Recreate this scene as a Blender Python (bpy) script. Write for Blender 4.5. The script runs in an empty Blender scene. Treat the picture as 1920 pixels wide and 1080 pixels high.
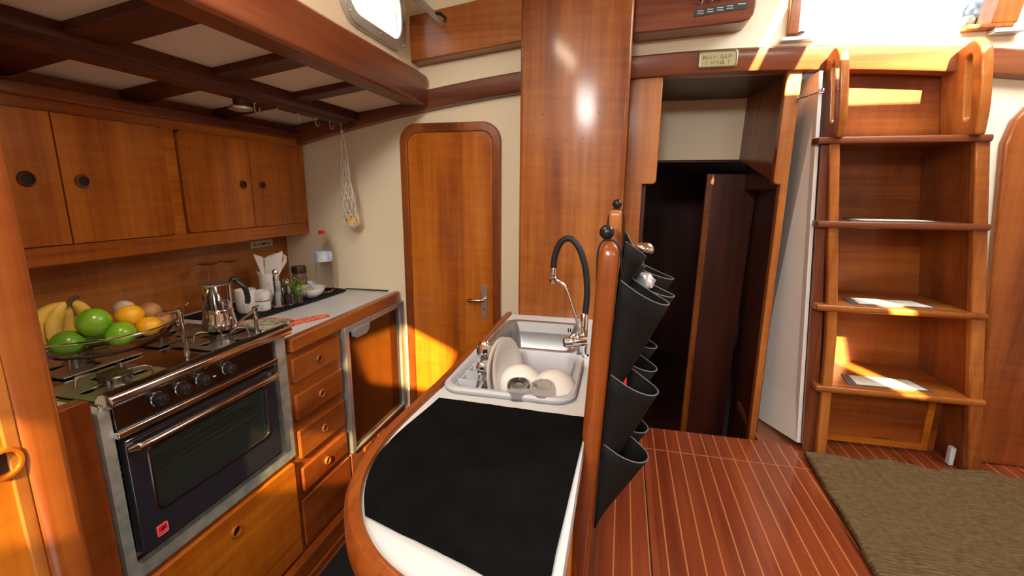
import bpy, math, random
from math import sin, cos, pi, radians, sqrt, atan2
from mathutils import Vector, Matrix, noise

random.seed(7)
S = bpy.context.scene
COL = S.collection

# ------------------------------------------------------------------ camera
cam_d = bpy.data.cameras.new('camera')
cam_d.sensor_width = 36.0
cam_d.lens = 860.0 / 1920.0 * 36.0
cam_d.clip_start = 0.02
cam = bpy.data.objects.new('camera', cam_d)
COL.objects.link(cam)
_y = Vector((210.0, 178.0, -860.0)).normalized()          # world +Y seen in camera axes
_z = -Vector((-35.0, -4217.0, -860.0)).normalized()       # world up seen in camera axes
_z = (_z - _y * _z.dot(_y)).normalized()
_x = _y.cross(_z)
_R = Matrix((_x, _y, _z))                                 # rows: world axes in camera axes
cam.matrix_world = Matrix.Translation((0, 0, 1.40)) @ _R.to_4x4()
S.camera = cam

# ------------------------------------------------------------------ world, sun, exposure
S.view_settings.view_transform = 'Standard'
S.view_settings.look = 'None'
S.view_settings.gamma = 1.0
S.view_settings.use_curve_mapping = False
S.view_settings.exposure = 0.0
w = bpy.data.worlds.new('sky')
S.world = w
w.use_nodes = True
bg = w.node_tree.nodes['Background']
bg.inputs[0].default_value = (0.80, 0.90, 1.0, 1)
bg.inputs[1].default_value = 3.0


def light(name, kind, loc, energy, color, direction=None, size=None, size_y=None, angle=None, spread=None):
    d = bpy.data.lights.new(name, kind)
    d.energy = energy
    d.color = color
    if size:
        if size_y:
            d.shape = 'RECTANGLE'
            d.size = size
            d.size_y = size_y
        else:
            d.size = size
    if angle is not None:
        d.angle = angle
    if spread is not None:
        d.spread = spread
    o = bpy.data.objects.new(name, d)
    COL.objects.link(o)
    o.location = loc
    if direction:
        o.rotation_euler = Vector(direction).to_track_quat('-Z', 'Y').to_euler()
    return o


SUN = Vector((-0.23, 1.0, -0.58))
light('sun', 'SUN', (0, 0, 5), 78.0, (1.0, 0.80, 0.46), SUN, angle=radians(0.6))
# daylight entering through the two skylights in the deckhead behind the photographer
light('skylight_and_fill', 'AREA', (-0.25, -0.98, 2.30), 38, (1.0, 0.98, 0.94), (0.08, 0.45, -1), 0.34, 0.6)
light('skylight_and_fill', 'AREA', (-0.26, -1.97, 2.30), 42, (1.0, 0.96, 0.90), (0.0, 0.55, -1), 0.4, 0.44)
light('skylight_and_fill', 'AREA', (1.15, -1.2, 2.28), 15, (1.0, 0.96, 0.90), (-0.20, 0.85, -1), 0.5, 0.5, spread=radians(110))  # added fill for the glow on the sole, no skylight above it
# daylight through the sliding hatch
light('hatch_daylight', 'AREA', (1.04, 1.55, 2.30), 26, (0.93, 0.97, 1.0), (-0.1, 0.0, -1), 0.5, 0.9)
# added warm fill under the deckhead, no lamp fitted there
light('warm_fill', 'AREA', (-0.45, 0.55, 2.24), 11, (1.0, 0.82, 0.60), (-0.5, 0.1, -1), 0.25, 0.25)


# ------------------------------------------------------------------ materials
def mat(name, color, rough=0.5, metal=0.0, coat=0.0, trans=0.0, ior=1.45, spec=0.5, emit=None, estr=0, alpha=1.0):
    m = bpy.data.materials.new(name)
    m.use_nodes = True
    b = m.node_tree.nodes['Principled BSDF']
    b.inputs['Base Color'].default_value = (*color, 1)
    b.inputs['Roughness'].default_value = rough
    b.inputs['Metallic'].default_value = metal
    b.inputs['Coat Weight'].default_value = coat
    b.inputs['Coat Roughness'].default_value = 0.13
    b.inputs['Transmission Weight'].default_value = trans
    b.inputs['IOR'].default_value = ior
    b.inputs['Specular IOR Level'].default_value = spec
    b.inputs['Alpha'].default_value = alpha
    if emit:
        b.inputs['Emission Color'].default_value = (*emit, 1)
        b.inputs['Emission Strength'].default_value = estr
    return m


def N(m, t, **kw):
    n = m.node_tree.nodes.new(t)
    for k, v in kw.items():
        setattr(n, k, v)
    return n


def L(m, a, b):
    m.node_tree.links.new(a, b)


def bumpy(m, scale=60, strength=0.2, dist=0.002, detail=4, stretch=(1, 1, 1)):
    tc = N(m, 'ShaderNodeTexCoord')
    mp = N(m, 'ShaderNodeMapping')
    mp.inputs['Scale'].default_value = stretch
    nz = N(m, 'ShaderNodeTexNoise')
    nz.inputs['Scale'].default_value = scale
    nz.inputs['Detail'].default_value = detail
    bp = N(m, 'ShaderNodeBump')
    bp.inputs['Strength'].default_value = strength
    bp.inputs['Distance'].default_value = dist
    L(m, tc.outputs['Object'], mp.inputs[0])
    L(m, mp.outputs[0], nz.inputs['Vector'])
    L(m, nz.outputs[0], bp.inputs['Height'])
    L(m, bp.outputs[0], m.node_tree.nodes['Principled BSDF'].inputs['Normal'])
    return m


def mottled(m, c1, c2, scale=8, detail=4):
    tc = N(m, 'ShaderNodeTexCoord')
    nz = N(m, 'ShaderNodeTexNoise')
    nz.inputs['Scale'].default_value = scale
    nz.inputs['Detail'].default_value = detail
    rp = N(m, 'ShaderNodeValToRGB')
    rp.color_ramp.elements[0].position = 0.35
    rp.color_ramp.elements[0].color = (*c1, 1)
    rp.color_ramp.elements[1].position = 0.65
    rp.color_ramp.elements[1].color = (*c2, 1)
    L(m, tc.outputs['Object'], nz.inputs['Vector'])
    L(m, nz.outputs[0], rp.inputs[0])
    L(m, rp.outputs[0], m.node_tree.nodes['Principled BSDF'].inputs['Base Color'])
    return m


def wood(name, dark, mid, lightc, axis='z', rough=0.36, coat=0.38, figure=0.30, scale=1.0, seed=0.0):
    """varnished timber: long grain along axis, broad tone bands, and a fine cross figure"""
    m = mat(name, mid, rough, coat=coat, spec=0.32)
    b = m.node_tree.nodes['Principled BSDF']
    tc = N(m, 'ShaderNodeTexCoord')
    i = 'xyz'.index(axis)

    def mp(across, along):
        n = N(m, 'ShaderNodeMapping')
        s = [across * scale] * 3
        s[i] = along * scale
        n.inputs['Scale'].default_value = s
        n.inputs['Location'].default_value = (seed, seed * 1.7, seed * 0.6)
        L(m, tc.outputs['Object'], n.inputs[0])
        return n

    g = N(m, 'ShaderNodeTexNoise')
    g.inputs['Scale'].default_value = 1
    g.inputs['Detail'].default_value = 6
    g.inputs['Roughness'].default_value = 0.62
    L(m, mp(55, 2.2).outputs[0], g.inputs['Vector'])
    band = N(m, 'ShaderNodeTexNoise')
    band.inputs['Scale'].default_value = 1
    band.inputs['Detail'].default_value = 2
    L(m, mp(7, 0.9).outputs[0], band.inputs['Vector'])
    fig = N(m, 'ShaderNodeTexNoise')
    fig.inputs['Scale'].default_value = 1
    fig.inputs['Detail'].default_value = 3
    fig.inputs['Distortion'].default_value = 0.4
    L(m, mp(6, 38).outputs[0], fig.inputs['Vector'])

    def math_(op, a, b_):
        n = N(m, 'ShaderNodeMath', operation=op)
        for k, v in enumerate((a, b_)):
            if isinstance(v, (int, float)):
                n.inputs[k].default_value = v
            else:
                L(m, v, n.inputs[k])
        return n.outputs[0]

    s = math_('ADD', math_('MULTIPLY', g.outputs[0], 0.30), math_('MULTIPLY', band.outputs[0], 0.70 - figure * 0.4))
    s = math_('ADD', s, math_('MULTIPLY', fig.outputs[0], figure * 0.4))
    rp = N(m, 'ShaderNodeValToRGB')
    e = rp.color_ramp.elements
    e[0].position = 0.38
    e[0].color = (*dark, 1)
    e[1].position = 0.64
    e[1].color = (*lightc, 1)
    k = e.new(0.5)
    k.color = (*mid, 1)
    L(m, s, rp.inputs[0])
    L(m, rp.outputs[0], b.inputs['Base Color'])
    bp = N(m, 'ShaderNodeBump')
    bp.inputs['Strength'].default_value = 0.08
    bp.inputs['Distance'].default_value = 0.001
    L(m, g.outputs[0], bp.inputs['Height'])
    L(m, bp.outputs[0], b.inputs['Normal'])
    return m


W = {}
AMB = ((0.24, 0.052, 0.003), (0.42, 0.110, 0.006), (0.58, 0.190, 0.014))
MED = ((0.16, 0.036, 0.006), (0.30, 0.085, 0.012), (0.45, 0.160, 0.030))
RED = ((0.13, 0.026, 0.004), (0.24, 0.056, 0.008), (0.34, 0.098, 0.016))
MAH = ((0.09, 0.021, 0.008), (0.17, 0.043, 0.015), (0.26, 0.080, 0.030))
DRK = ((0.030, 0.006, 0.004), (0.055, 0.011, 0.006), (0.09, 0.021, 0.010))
for ax in 'xyz':
    W['amb' + ax] = wood('amber varnished veneer ' + ax, *AMB, axis=ax, seed=1.3)
    W['med' + ax] = wood('teak ' + ax, *MED, axis=ax, seed=3.1)
    W['red' + ax] = wood('red brown mahogany ' + ax, *RED, axis=ax, seed=4.4, coat=0.4)
    W['mah' + ax] = wood('mahogany ' + ax, *MAH, axis=ax, seed=5.3, figure=0.1, coat=0.35)
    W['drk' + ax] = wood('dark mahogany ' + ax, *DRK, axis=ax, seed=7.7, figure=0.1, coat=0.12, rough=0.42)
M = {
    'cream': bumpy(mat('cream vinyl lining', (0.80, 0.69, 0.50), 0.55), 120, 0.15, 0.001),
    'cream_panel': bumpy(mat('cream deckhead vinyl', (0.74, 0.62, 0.48), 0.6), 200, 0.25, 0.001),
    'white': mat('white paint', (0.80, 0.78, 0.73), 0.4),
    'laminate': bumpy(mat('white laminate', (0.64, 0.66, 0.68), 0.3), 40, 0.03, 0.001),
    'steel': mat('brushed steel', (0.50, 0.51, 0.51), 0.36, 1.0),
    'polished': mat('polished steel', (0.62, 0.60, 0.58), 0.12, 1.0),
    'chrome': mat('chrome', (0.80, 0.80, 0.80), 0.05, 1.0),
    'cooktop': mat('mirror steel', (0.40, 0.36, 0.32), 0.10, 1.0),
    'galv': mottled(mat('galvanised metal', (0.5, 0.52, 0.47), 0.45, 0.7), (0.42, 0.47, 0.42), (0.62, 0.66, 0.58), 30),
    'alu': mottled(mat('aluminium', (0.5, 0.5, 0.5), 0.4, 0.8), (0.45, 0.46, 0.46), (0.58, 0.60, 0.60), 10),
    'dark_metal': mat('dark enamel', (0.02, 0.021, 0.028), 0.12, 0.0, coat=0.6),
    'cast': mat('burner metal', (0.22, 0.19, 0.16), 0.32, 1.0),
    'brass': bumpy(mat('brass', (0.30, 0.26, 0.15), 0.42, 1.0), 90, 0.5, 0.001),
    'black': mat('black plastic', (0.012, 0.012, 0.012), 0.3),
    'rubber': bumpy(mat('black rubber', (0.012, 0.012, 0.013), 0.55), 200, 0.1),
    'felt': bumpy(mat('black felt', (0.007, 0.0068, 0.0065), 0.75, spec=0.2), 500, 0.5, 0.001),
    'felt_in': bumpy(mat('grey felt lining', (0.030, 0.029, 0.027), 0.85, spec=0.2), 500, 0.5, 0.001),
    'piping': mat('grey piping', (0.16, 0.155, 0.15), 0.6),
    'towel': bumpy(mottled(mat('black towelling', (0.006, 0.006, 0.007), 0.95, spec=0.1), (0.0022, 0.0026, 0.003), (0.0055, 0.0055, 0.0055), 14), 700, 1.0, 0.003),
    'mat': bumpy(mat('charcoal mat', (0.012, 0.013, 0.016), 0.9, spec=0.2), 300, 0.6, 0.002),
    'plastic_grey': mat('light grey plastic', (0.50, 0.51, 0.55), 0.35),
    'china': mat('white china', (0.80, 0.79, 0.76), 0.18, coat=0.4),
    'plate': mat('milky plate', (0.78, 0.74, 0.68), 0.25, coat=0.3),
    'glass': mat('clear glass', (1, 1, 1), 0.02, trans=1.0, ior=1.45),
    'thin_glass': mat('thin clear glass', (0.95, 0.97, 0.96), 0.02, trans=1.0, ior=1.12),
    'oven_glass': mat('smoked oven glass', (0.32, 0.36, 0.30), 0.02, trans=0.95, ior=1.12),
    'plastic_clear': mat('clear bottle plastic', (0.98, 0.99, 1.0), 0.03, trans=1.0, ior=1.06),
    'red': mat('red plastic', (0.75, 0.02, 0.015), 0.3),
    'label': mottled(mat('bottle label', (0.5, 0.6, 0.75), 0.5), (0.35, 0.52, 0.75), (0.80, 0.84, 0.88), 45),
    'paper': mat('white paper napkin', (0.80, 0.74, 0.70), 0.8),
    'sticker': mottled(mat('sticker', (0.6, 0.55, 0.45), 0.5), (0.42, 0.36, 0.24), (0.66, 0.6, 0.5), 60),
    'ink': mat('dark print', (0.08, 0.08, 0.08), 0.6),
    'grey_ink': mat('grey leaf print', (0.28, 0.29, 0.30), 0.5),
    'greyish': mat('engraved black label', (0.035, 0.036, 0.038), 0.4),
    'pale_ink': mat('pale print', (0.45, 0.45, 0.45), 0.5),
    'lime': bumpy(mottled(mat('green citrus', (0.2, 0.4, 0.02), 0.32, coat=0.3), (0.10, 0.30, 0.008), (0.26, 0.48, 0.02), 9), 90, 0.1, 0.001),
    'lime2': bumpy(mottled(mat('dark green citrus', (0.1, 0.26, 0.01), 0.35, coat=0.3), (0.07, 0.21, 0.008), (0.16, 0.36, 0.02), 9), 90, 0.1, 0.001),
    'lemon': bumpy(mottled(mat('yellow lemon', (0.85, 0.42, 0.01), 0.38), (0.80, 0.33, 0.006), (0.92, 0.52, 0.02), 8), 110, 0.25, 0.001),
    'banana': mottled(mat('banana', (0.8, 0.5, 0.06), 0.45), (0.66, 0.38, 0.05), (0.84, 0.56, 0.12), 10),
    'banana_tip': mat('banana stalk', (0.10, 0.05, 0.015), 0.7),
    'onion': mottled(mat('onion skin', (0.5, 0.24, 0.08), 0.4), (0.30, 0.12, 0.035), (0.55, 0.28, 0.10), 14),
    'garlic': mottled(mat('garlic skin', (0.6, 0.5, 0.4), 0.6), (0.52, 0.40, 0.30), (0.70, 0.62, 0.54), 20),
    'leaf': mottled(mat('leaf', (0.1, 0.28, 0.02), 0.5), (0.05, 0.17, 0.015), (0.20, 0.42, 0.05), 40),
    'coffee': mottled(mat('dark coffee', (0.03, 0.012, 0.006), 0.5), (0.02, 0.009, 0.005), (0.06, 0.025, 0.012), 120),
    'jar_lid': mat('dark brown lid', (0.035, 0.018, 0.012), 0.35),
    'rope': bumpy(mottled(mat('cotton net', (0.7, 0.64, 0.5), 0.8), (0.62, 0.55, 0.42), (0.80, 0.74, 0.62), 60), 300, 0.5),
    'trivet': bumpy(mottled(mat('woven orange cord', (0.6, 0.12, 0.05), 0.8), (0.42, 0.06, 0.025), (0.72, 0.20, 0.09), 90), 300, 0.5),
    'trivet2': mottled(mat('woven green cord', (0.3, 0.32, 0.2), 0.8), (0.20, 0.22, 0.14), (0.50, 0.42, 0.30), 90),
    'grip': mottled(mat('cream anti slip pad', (0.75, 0.72, 0.55), 0.7), (0.68, 0.64, 0.46), (0.80, 0.77, 0.62), 40),
    'grey_edge': mat('grey pad edging', (0.10, 0.085, 0.08), 0.6),
    'sachet': mottled(mat('paper sachets', (0.7, 0.72, 0.7), 0.6), (0.42, 0.55, 0.58), (0.80, 0.78, 0.70), 30),
    'sachet_y': mat('yellow sachet', (0.75, 0.48, 0.08), 0.6),
    'foil': bumpy(mat('crumpled film', (0.75, 0.75, 0.76), 0.25, 0.6), 60, 1.0, 0.004),
    'fridge': mat('fridge door', (0.03, 0.006, 0.003), 0.10, coat=0.7),
    'grey_lip': mat('grey plastic handle', (0.22, 0.22, 0.22), 0.4),
    'gel': mat('white gelcoat', (0.8, 0.82, 0.84), 0.3),
    'cushion': mat('dark cushion', (0.03, 0.03, 0.04), 0.8),
    'tarp': mottled(mat('camouflage sheet', (0.2, 0.22, 0.25), 0.8), (0.04, 0.06, 0.09), (0.45, 0.5, 0.55), 25),
    'switch': mat('switch plastic', (0.6, 0.62, 0.6), 0.5),
    'reed': mat('pale inlay', (0.4, 0.14, 0.05), 0.4),
}


def floor_mat():
    m = mat('striped sole', (0.2, 0.04, 0.015), 0.22, coat=0.6)
    b = m.node_tree.nodes['Principled BSDF']
    tc = N(m, 'ShaderNodeTexCoord')
    sx = N(m, 'ShaderNodeSeparateXYZ')
    L(m, tc.outputs['Object'], sx.inputs[0])

    def mth(op, a, b_=0.0):
        n = N(m, 'ShaderNodeMath', operation=op)
        for k, v in enumerate((a, b_)):
            if isinstance(v, (int, float)):
                n.inputs[k].default_value = v
            else:
                L(m, v, n.inputs[k])
        return n.outputs[0]
    pl = mth('DIVIDE', mth('ADD', sx.outputs[0], 9.9885), 0.0515)
    fr = mth('FRACT', pl)
    stripe = mth('LESS_THAN', mth('ABSOLUTE', mth('SUBTRACT', fr, 0.5)), 0.042)
    idx = mth('FLOOR', pl)
    wn = N(m, 'ShaderNodeTexWhiteNoise', noise_dimensions='1D')
    L(m, idx, wn.inputs['W'])
    mp = N(m, 'ShaderNodeMapping')
    mp.inputs['Scale'].default_value = (26, 2.0, 26)
    L(m, tc.outputs['Object'], mp.inputs[0])
    nz = N(m, 'ShaderNodeTexNoise')
    nz.inputs['Scale'].default_value = 1
    nz.inputs['Detail'].default_value = 5
    L(m, mp.outputs[0], nz.inputs['Vector'])
    v = mth('ADD', mth('MULTIPLY', nz.outputs[0], 0.8), mth('MULTIPLY', wn.outputs[0], 0.25))
    rp = N(m, 'ShaderNodeValToRGB')
    e = rp.color_ramp.elements
    e[0].position = 0.3
    e[0].color = (0.15, 0.026, 0.009, 1)
    e[1].position = 0.75
    e[1].color = (0.27, 0.058, 0.018, 1)
    L(m, v, rp.inputs[0])
    mx = N(m, 'ShaderNodeMixRGB')
    L(m, stripe, mx.inputs[0])
    L(m, rp.outputs[0], mx.inputs[1])
    mx.inputs[2].default_value = (0.50, 0.17, 0.055, 1)
    L(m, mx.outputs[0], b.inputs['Base Color'])
    return m


M['sole'] = floor_mat()


def rug_mat():
    m = mottled(mat('brown chenille', (0.12, 0.08, 0.035), 0.95, spec=0.1), (0.100, 0.062, 0.027), (0.150, 0.096, 0.043), 50)
    return m


M['rug'] = rug_mat()


# ------------------------------------------------------------------ mesh helpers
class MB:
    def __init__(self):
        self.v = []
        self.f = []

    def add(self, vs, fs):
        o = len(self.v)
        self.v += [tuple(v) for v in vs]
        self.f += [tuple(i + o for i in f) for f in fs]
        return self

    def box(self, x0, x1, y0, y1, z0, z1, tf=None):
        vs = [(x, y, z) for x in (x0, x1) for y in (y0, y1) for z in (z0, z1)]
        if tf:
            vs = [tf @ Vector(v) for v in vs]
        return self.add(vs, [(0, 1, 3, 2), (4, 6, 7, 5), (0, 4, 5, 1), (2, 3, 7, 6), (0, 2, 6, 4), (1, 5, 7, 3)])

    def loft(self, loops, cap0=True, cap1=True, closed=True):
        n = len(loops[0])
        vs = [p for lp in loops for p in lp]
        fs = []
        for i in range(len(loops) - 1):
            for j in range(n if closed else n - 1):
                k = (j + 1) % n
                fs.append((i * n + j, i * n + k, (i + 1) * n + k, (i + 1) * n + j))
        if cap0:
            fs.append(tuple(range(n))[::-1])
        if cap1:
            fs.append(tuple((len(loops) - 1) * n + j for j in range(n)))
        return self.add(vs, fs)

    def prism(self, poly, axis, w0, w1):
        return self.loft([[P(axis, u, v, w0) for u, v in poly], [P(axis, u, v, w1) for u, v in poly]])

    def ring(self, outer, inner, axis, w0, w1):
        """frame between two loops of equal count"""
        n = len(outer)
        A = [P(axis, u, v, w0) for u, v in outer]
        B = [P(axis, u, v, w1) for u, v in outer]
        Cc = [P(axis, u, v, w1) for u, v in inner]
        D = [P(axis, u, v, w0) for u, v in inner]
        return self.loft([A, B, Cc, D, A], False, False)

    def tube(self, pts, r, n=12, closed=False, caps=True, flat=1.0):
        pts = [Vector(p) for p in pts]
        m = len(pts)
        rs = r if isinstance(r, (list, tuple)) else [r] * m
        loops = []
        up = None
        for i, p in enumerate(pts):
            if closed:
                t = pts[(i + 1) % m] - pts[i - 1]
            else:
                t = pts[min(i + 1, m - 1)] - pts[max(i - 1, 0)]
            t = t.normalized() if t.length > 1e-9 else Vector((0, 0, 1))
            if up is None:
                up = Vector((0, 0, 1)) if abs(t.z) < 0.9 else Vector((1, 0, 0))
            s = t.cross(up)
            if s.length < 1e-6:
                s = t.cross(Vector((0, 1, 0)))
            s.normalize()
            up = s.cross(t).normalized()
            loops.append([p + (s * cos(2 * pi * k / n) + up * sin(2 * pi * k / n) * flat) * rs[i] for k in range(n)])
        if closed:
            loops.append(loops[0])
            return self.loft(loops, False, False)
        return self.loft(loops, caps, caps)

    def lathe(self, prof, c=(0, 0, 0), n=32, tf=None, ripple=None):
        """prof: (r, z) pairs from bottom to top"""
        loops = []
        for r, z in prof:
            lp = []
            for k in range(n):
                a = 2 * pi * k / n
                rr = max(r, 1e-5) * (1 + (ripple(a, z) if ripple else 0))
                p = Vector((rr * cos(a), rr * sin(a), z))
                if tf:
                    p = tf @ p
                lp.append(p + Vector(c))
            loops.append(lp)
        return self.loft(loops, True, True)

    def ball(self, c, r, n=20, sc=(1, 1, 1), tf=None, jit=0.0):
        prof = []
        loops = []
        for i in range(1, n // 2):
            t = pi * i / (n // 2)
            lp = []
            for k in range(n):
                a = 2 * pi * k / n
                p = Vector((sin(t) * cos(a), sin(t) * sin(a), -cos(t)))
                if jit:
                    p *= 1 + jit * noise.noise(p * 2.1 + Vector(c) * 9)
                p = Vector((p.x * sc[0], p.y * sc[1], p.z * sc[2])) * r
                if tf:
                    p = tf @ p
                lp.append(p + Vector(c))
            loops.append(lp)
        return self.loft(loops, True, True)

    def build(self, name, m, parent=None, bevel=0.0, seg=2, subd=0, smooth=True, solid=0.0, origin=None):
        me = bpy.data.meshes.new(name)
        if parent is not None:
            off = wloc(parent)
        else:
            if origin is None:
                xs, ys, zs = zip(*self.v)
                off = Vector(((min(xs) + max(xs)) / 2, (min(ys) + max(ys)) / 2, min(zs)))
            else:
                off = Vector(origin)
        me.from_pydata([tuple(Vector(v) - off) for v in self.v], [], self.f)
        me.validate()
        import bmesh
        b = bmesh.new()
        b.from_mesh(me)
        bmesh.ops.remove_doubles(b, verts=b.verts, dist=1e-6)
        bmesh.ops.recalc_face_normals(b, faces=b.faces)
        b.to_mesh(me)
        b.free()
        o = bpy.data.objects.new(name, me)
        COL.objects.link(o)
        if parent is not None:
            o.parent = parent
        else:
            o.location = off
        me.materials.append(m)
        if smooth:
            for p in me.polygons:
                p.use_smooth = True
            try:
                me.set_sharp_from_angle(angle=radians(38))
            except Exception:
                pass
        if solid:
            md = o.modifiers.new('solid', 'SOLIDIFY')
            md.thickness = solid
            md.offset = 0
        if bevel:
            md = o.modifiers.new('bevel', 'BEVEL')
            md.width = bevel
            md.segments = seg
            md.limit_method = 'ANGLE'
            md.angle_limit = radians(40)
            md.harden_normals = False
        if subd:
            md = o.modifiers.new('sub', 'SUBSURF')
            md.levels = subd
            md.render_levels = subd
        return o


def wloc(o):
    v = Vector((0, 0, 0))
    while o is not None:
        v += o.location
        o = o.parent
    return v


def P(axis, u, v, w_):
    return (w_, u, v) if axis == 'x' else (u, w_, v) if axis == 'y' else (u, v, w_)


def rrect(u0, u1, v0, v1, r, n=6):
    pts = []
    for cu, cv, a0 in ((u1 - r, v1 - r, 0), (u0 + r, v1 - r, 90), (u0 + r, v0 + r, 180), (u1 - r, v0 + r, 270)):
        for k in range(n + 1):
            a = radians(a0 + 90 * k / n)
            pts.append((cu + r * cos(a), cv + r * sin(a)))
    return pts


def circ(cu, cv, r, n=28):
    return [(cu + r * cos(2 * pi * k / n), cv + r * sin(2 * pi * k / n)) for k in range(n)]


def tag(o, label, cat, group=None):
    o['label'] = label
    o['category'] = cat
    if group:
        o['group'] = group
    return o


def struct(o):
    o['kind'] = 'structure'
    return o


def thing(name, loc, label, cat, group=None):
    o = bpy.data.objects.new(name, None)
    COL.objects.link(o)
    o.location = loc
    o.empty_display_size = 0.05
    return tag(o, label, cat, group)


def dup(root, loc, label=None, group=None):
    r = root.copy()
    COL.objects.link(r)
    r.location = loc
    if label:
        r['label'] = label
    if group:
        r['group'] = group
    for ch in root.children:
        c = ch.copy()
        COL.objects.link(c)
        c.parent = r
        for g in ch.children:
            d = g.copy()
            COL.objects.link(d)
            d.parent = c
    return r


def catmull(pts, n=6, closed=False):
    pts = [Vector(p) for p in pts]
    out = []
    m = len(pts)
    rng = range(m) if closed else range(m - 1)
    for i in rng:
        p0 = pts[(i - 1) % m] if closed or i > 0 else pts[0]
        p1 = pts[i]
        p2 = pts[(i + 1) % m]
        p3 = pts[(i + 2) % m] if closed or i + 2 < m else pts[-1]
        for k in range(n):
            t = k / n
            out.append(0.5 * ((2 * p1) + (-p0 + p2) * t + (2 * p0 - 5 * p1 + 4 * p2 - p3) * t * t + (-p0 + 3 * p1 - 3 * p2 + p3) * t ** 3))
    if not closed:
        out.append(pts[-1])
    return out


def finger_ring(y, z, x, parent, m, r=0.019, name='pull_ring'):
    """turned finger-hole ring set in a locker front that faces +X"""
    b = MB()
    b.loft([[P('x', y + rr * cos(a), z + rr * sin(a), x + d) for a in [2 * pi * k / 28 for k in range(28)]]
            for rr, d in ((r, -0.002), (r, 0.005), (r * 0.88, 0.008), (r * 0.74, 0.007), (r * 0.68, -0.001), (r, -0.002))], False, False)
    o = b.build(name, m, parent)
    h = MB()
    h.prism(circ(y, z, r * 0.66), 'x', x - 0.001, x + 0.0012)
    h.build('finger_hole', M['black'], parent)
    return o


# =================================================================== STRUCTURE
def zb(x):
    return 1.857 - 0.064 * (x - 0.35) ** 2


# aft bulkhead, galley side
b = MB()
b.box(-2.0, -0.36, 2.08, 2.12, 0.0, 2.40)
struct(b.build('wall_aft', M['cream']))
# aft bulkhead around passage, ladder and companionway
b = MB()
b.box(-0.36, 0.60, 2.085, 2.12, 1.86, 2.40)
b.box(0.60, 1.20, 2.085, 2.12, 1.86, 1.965)
b.box(1.20, 2.6, 2.085, 2.12, 1.86, 1.965)
b.prism([(1.265, 1.965), (2.6, 1.965), (2.6, 2.40), (1.31, 2.40)], 'y', 2.085, 2.12)
b.prism([(1.37, 0.3), (2.6, 0.3), (2.6, 1.86), (1.17, 1.86)], 'y', 2.085, 2.12)
struct(b.build('wall_stern', M['cream']))
# cambered deck beam across the bulkhead
b = MB()
xs = [-1.60 + 0.05 * i for i in range(0, 60)]
lo = []
for x in xs:
    z = zb(x)
    lo.append([(x, 2.04, z + 0.004), (x, 2.036, z + 0.010), (x, 2.036, z + 0.080), (x, 2.044, z + 0.087), (x, 2.09, z + 0.087), (x, 2.09, z)])
b.loft(lo)
struct(b.build('trim_1', W['mahx']))
# carlin along the side of the coachroof
b = MB()
lo = []
for i in range(24):
    y = -1.2 + 3.235 * i / 23
    z0 = 1.772
    z1 = 1.905
    rd = 0.035 if i == 23 else 0.0
    lo.append([(-0.965, y, z0), (-0.885, y, z0 + 0.002), (-0.878, y, z0 + 0.010), (-0.878, y, z1 - 0.006), (-0.886, y, z1), (-0.965, y, z1)])
b.loft(lo)
struct(b.build('trim_2', W['mahy'], bevel=0.003))
# side of the coachroof with its porthole opening
oy = rrect(-1.4, 2.085, 1.86, 2.40, 0.0005)
hole = rrect(1.47, 1.915, 1.965, 2.215, 0.085)
# build by strips so that the hole keeps its place
b = MB()
b.ring(rrect(1.30, 2.085, 1.86, 2.40, 0.0005), hole, 'x', -0.965, -0.935)
b.box(-0.965, -0.935, -1.4, 1.30, 1.86, 2.40)
struct(b.build('wall_left', M['cream']))
# porthole: moulded metal frame and its hinged deadlight
win = struct(MB().ring(rrect(1.465, 1.925, 1.955, 2.225, 0.09), rrect(1.505, 1.885, 1.995, 2.185, 0.07), 'x', -0.945, -0.915).build('window_1', M['alu'], bevel=0.004))
MB().prism(rrect(1.505, 1.885, 1.995, 2.185, 0.07), 'x', -0.942, -0.938).build('pane', M['thin_glass'], win)
b = MB()
for y, z in ((1.50, 1.985), (1.70, 1.974), (1.89, 1.985), (1.48, 2.09), (1.91, 2.09)):
    b.ball((-0.914, y, z), 0.005, 8)
b.build('screw', M['chrome'], win)

# the deadlight swung open above the porthole
def dlt(v):
    u, y, w_ = v            # u along the open leaf, w_ its thickness
    return (-0.905 + 0.70 * u + 0.714 * w_, y, 2.222 - 0.714 * u + 0.70 * w_)


b = MB()
b.ring(rrect(0.0, 0.240, 1.475, 1.945, 0.060, 8), rrect(0.03, 0.210, 1.505, 1.915, 0.045, 8), 'z', -0.009, 0.009)
b.v = [dlt(v) for v in b.v]
dl = struct(b.build('window_3', M['alu'], bevel=0.003))
b = MB()
b.prism(rrect(0.029, 0.211, 1.504, 1.916, 0.045, 8), 'z', -0.003, 0.003)
b.v = [dlt(v) for v in b.v]
b.build('pane', mat('grey acrylic', (0.28, 0.26, 0.29), 0.25), dl)
for y in (1.60, 1.86):
    b = MB()
    b.tube([(0.200, y, 0.008), (0.215, y, 0.022), (0.240, y, 0.026), (0.250, y, 0.012)], 0.007, 8)
    b.v = [dlt(v) for v in b.v]
    b.build('locking_lug', M['black'], dl)

# deck edge beams over the galley (slope down outboard)
def zd(x):
    return 1.797 + (x + 0.95) * 0.13


def slanted(b, x0, x1, y0, y1, dz0, dz1):
    b.loft([[(x, y0, zd(x) + dz0), (x, y1, zd(x) + dz0), (x, y1, zd(x) + dz1), (x, y0, zd(x) + dz1)] for x in (x0, x1)])


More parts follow.
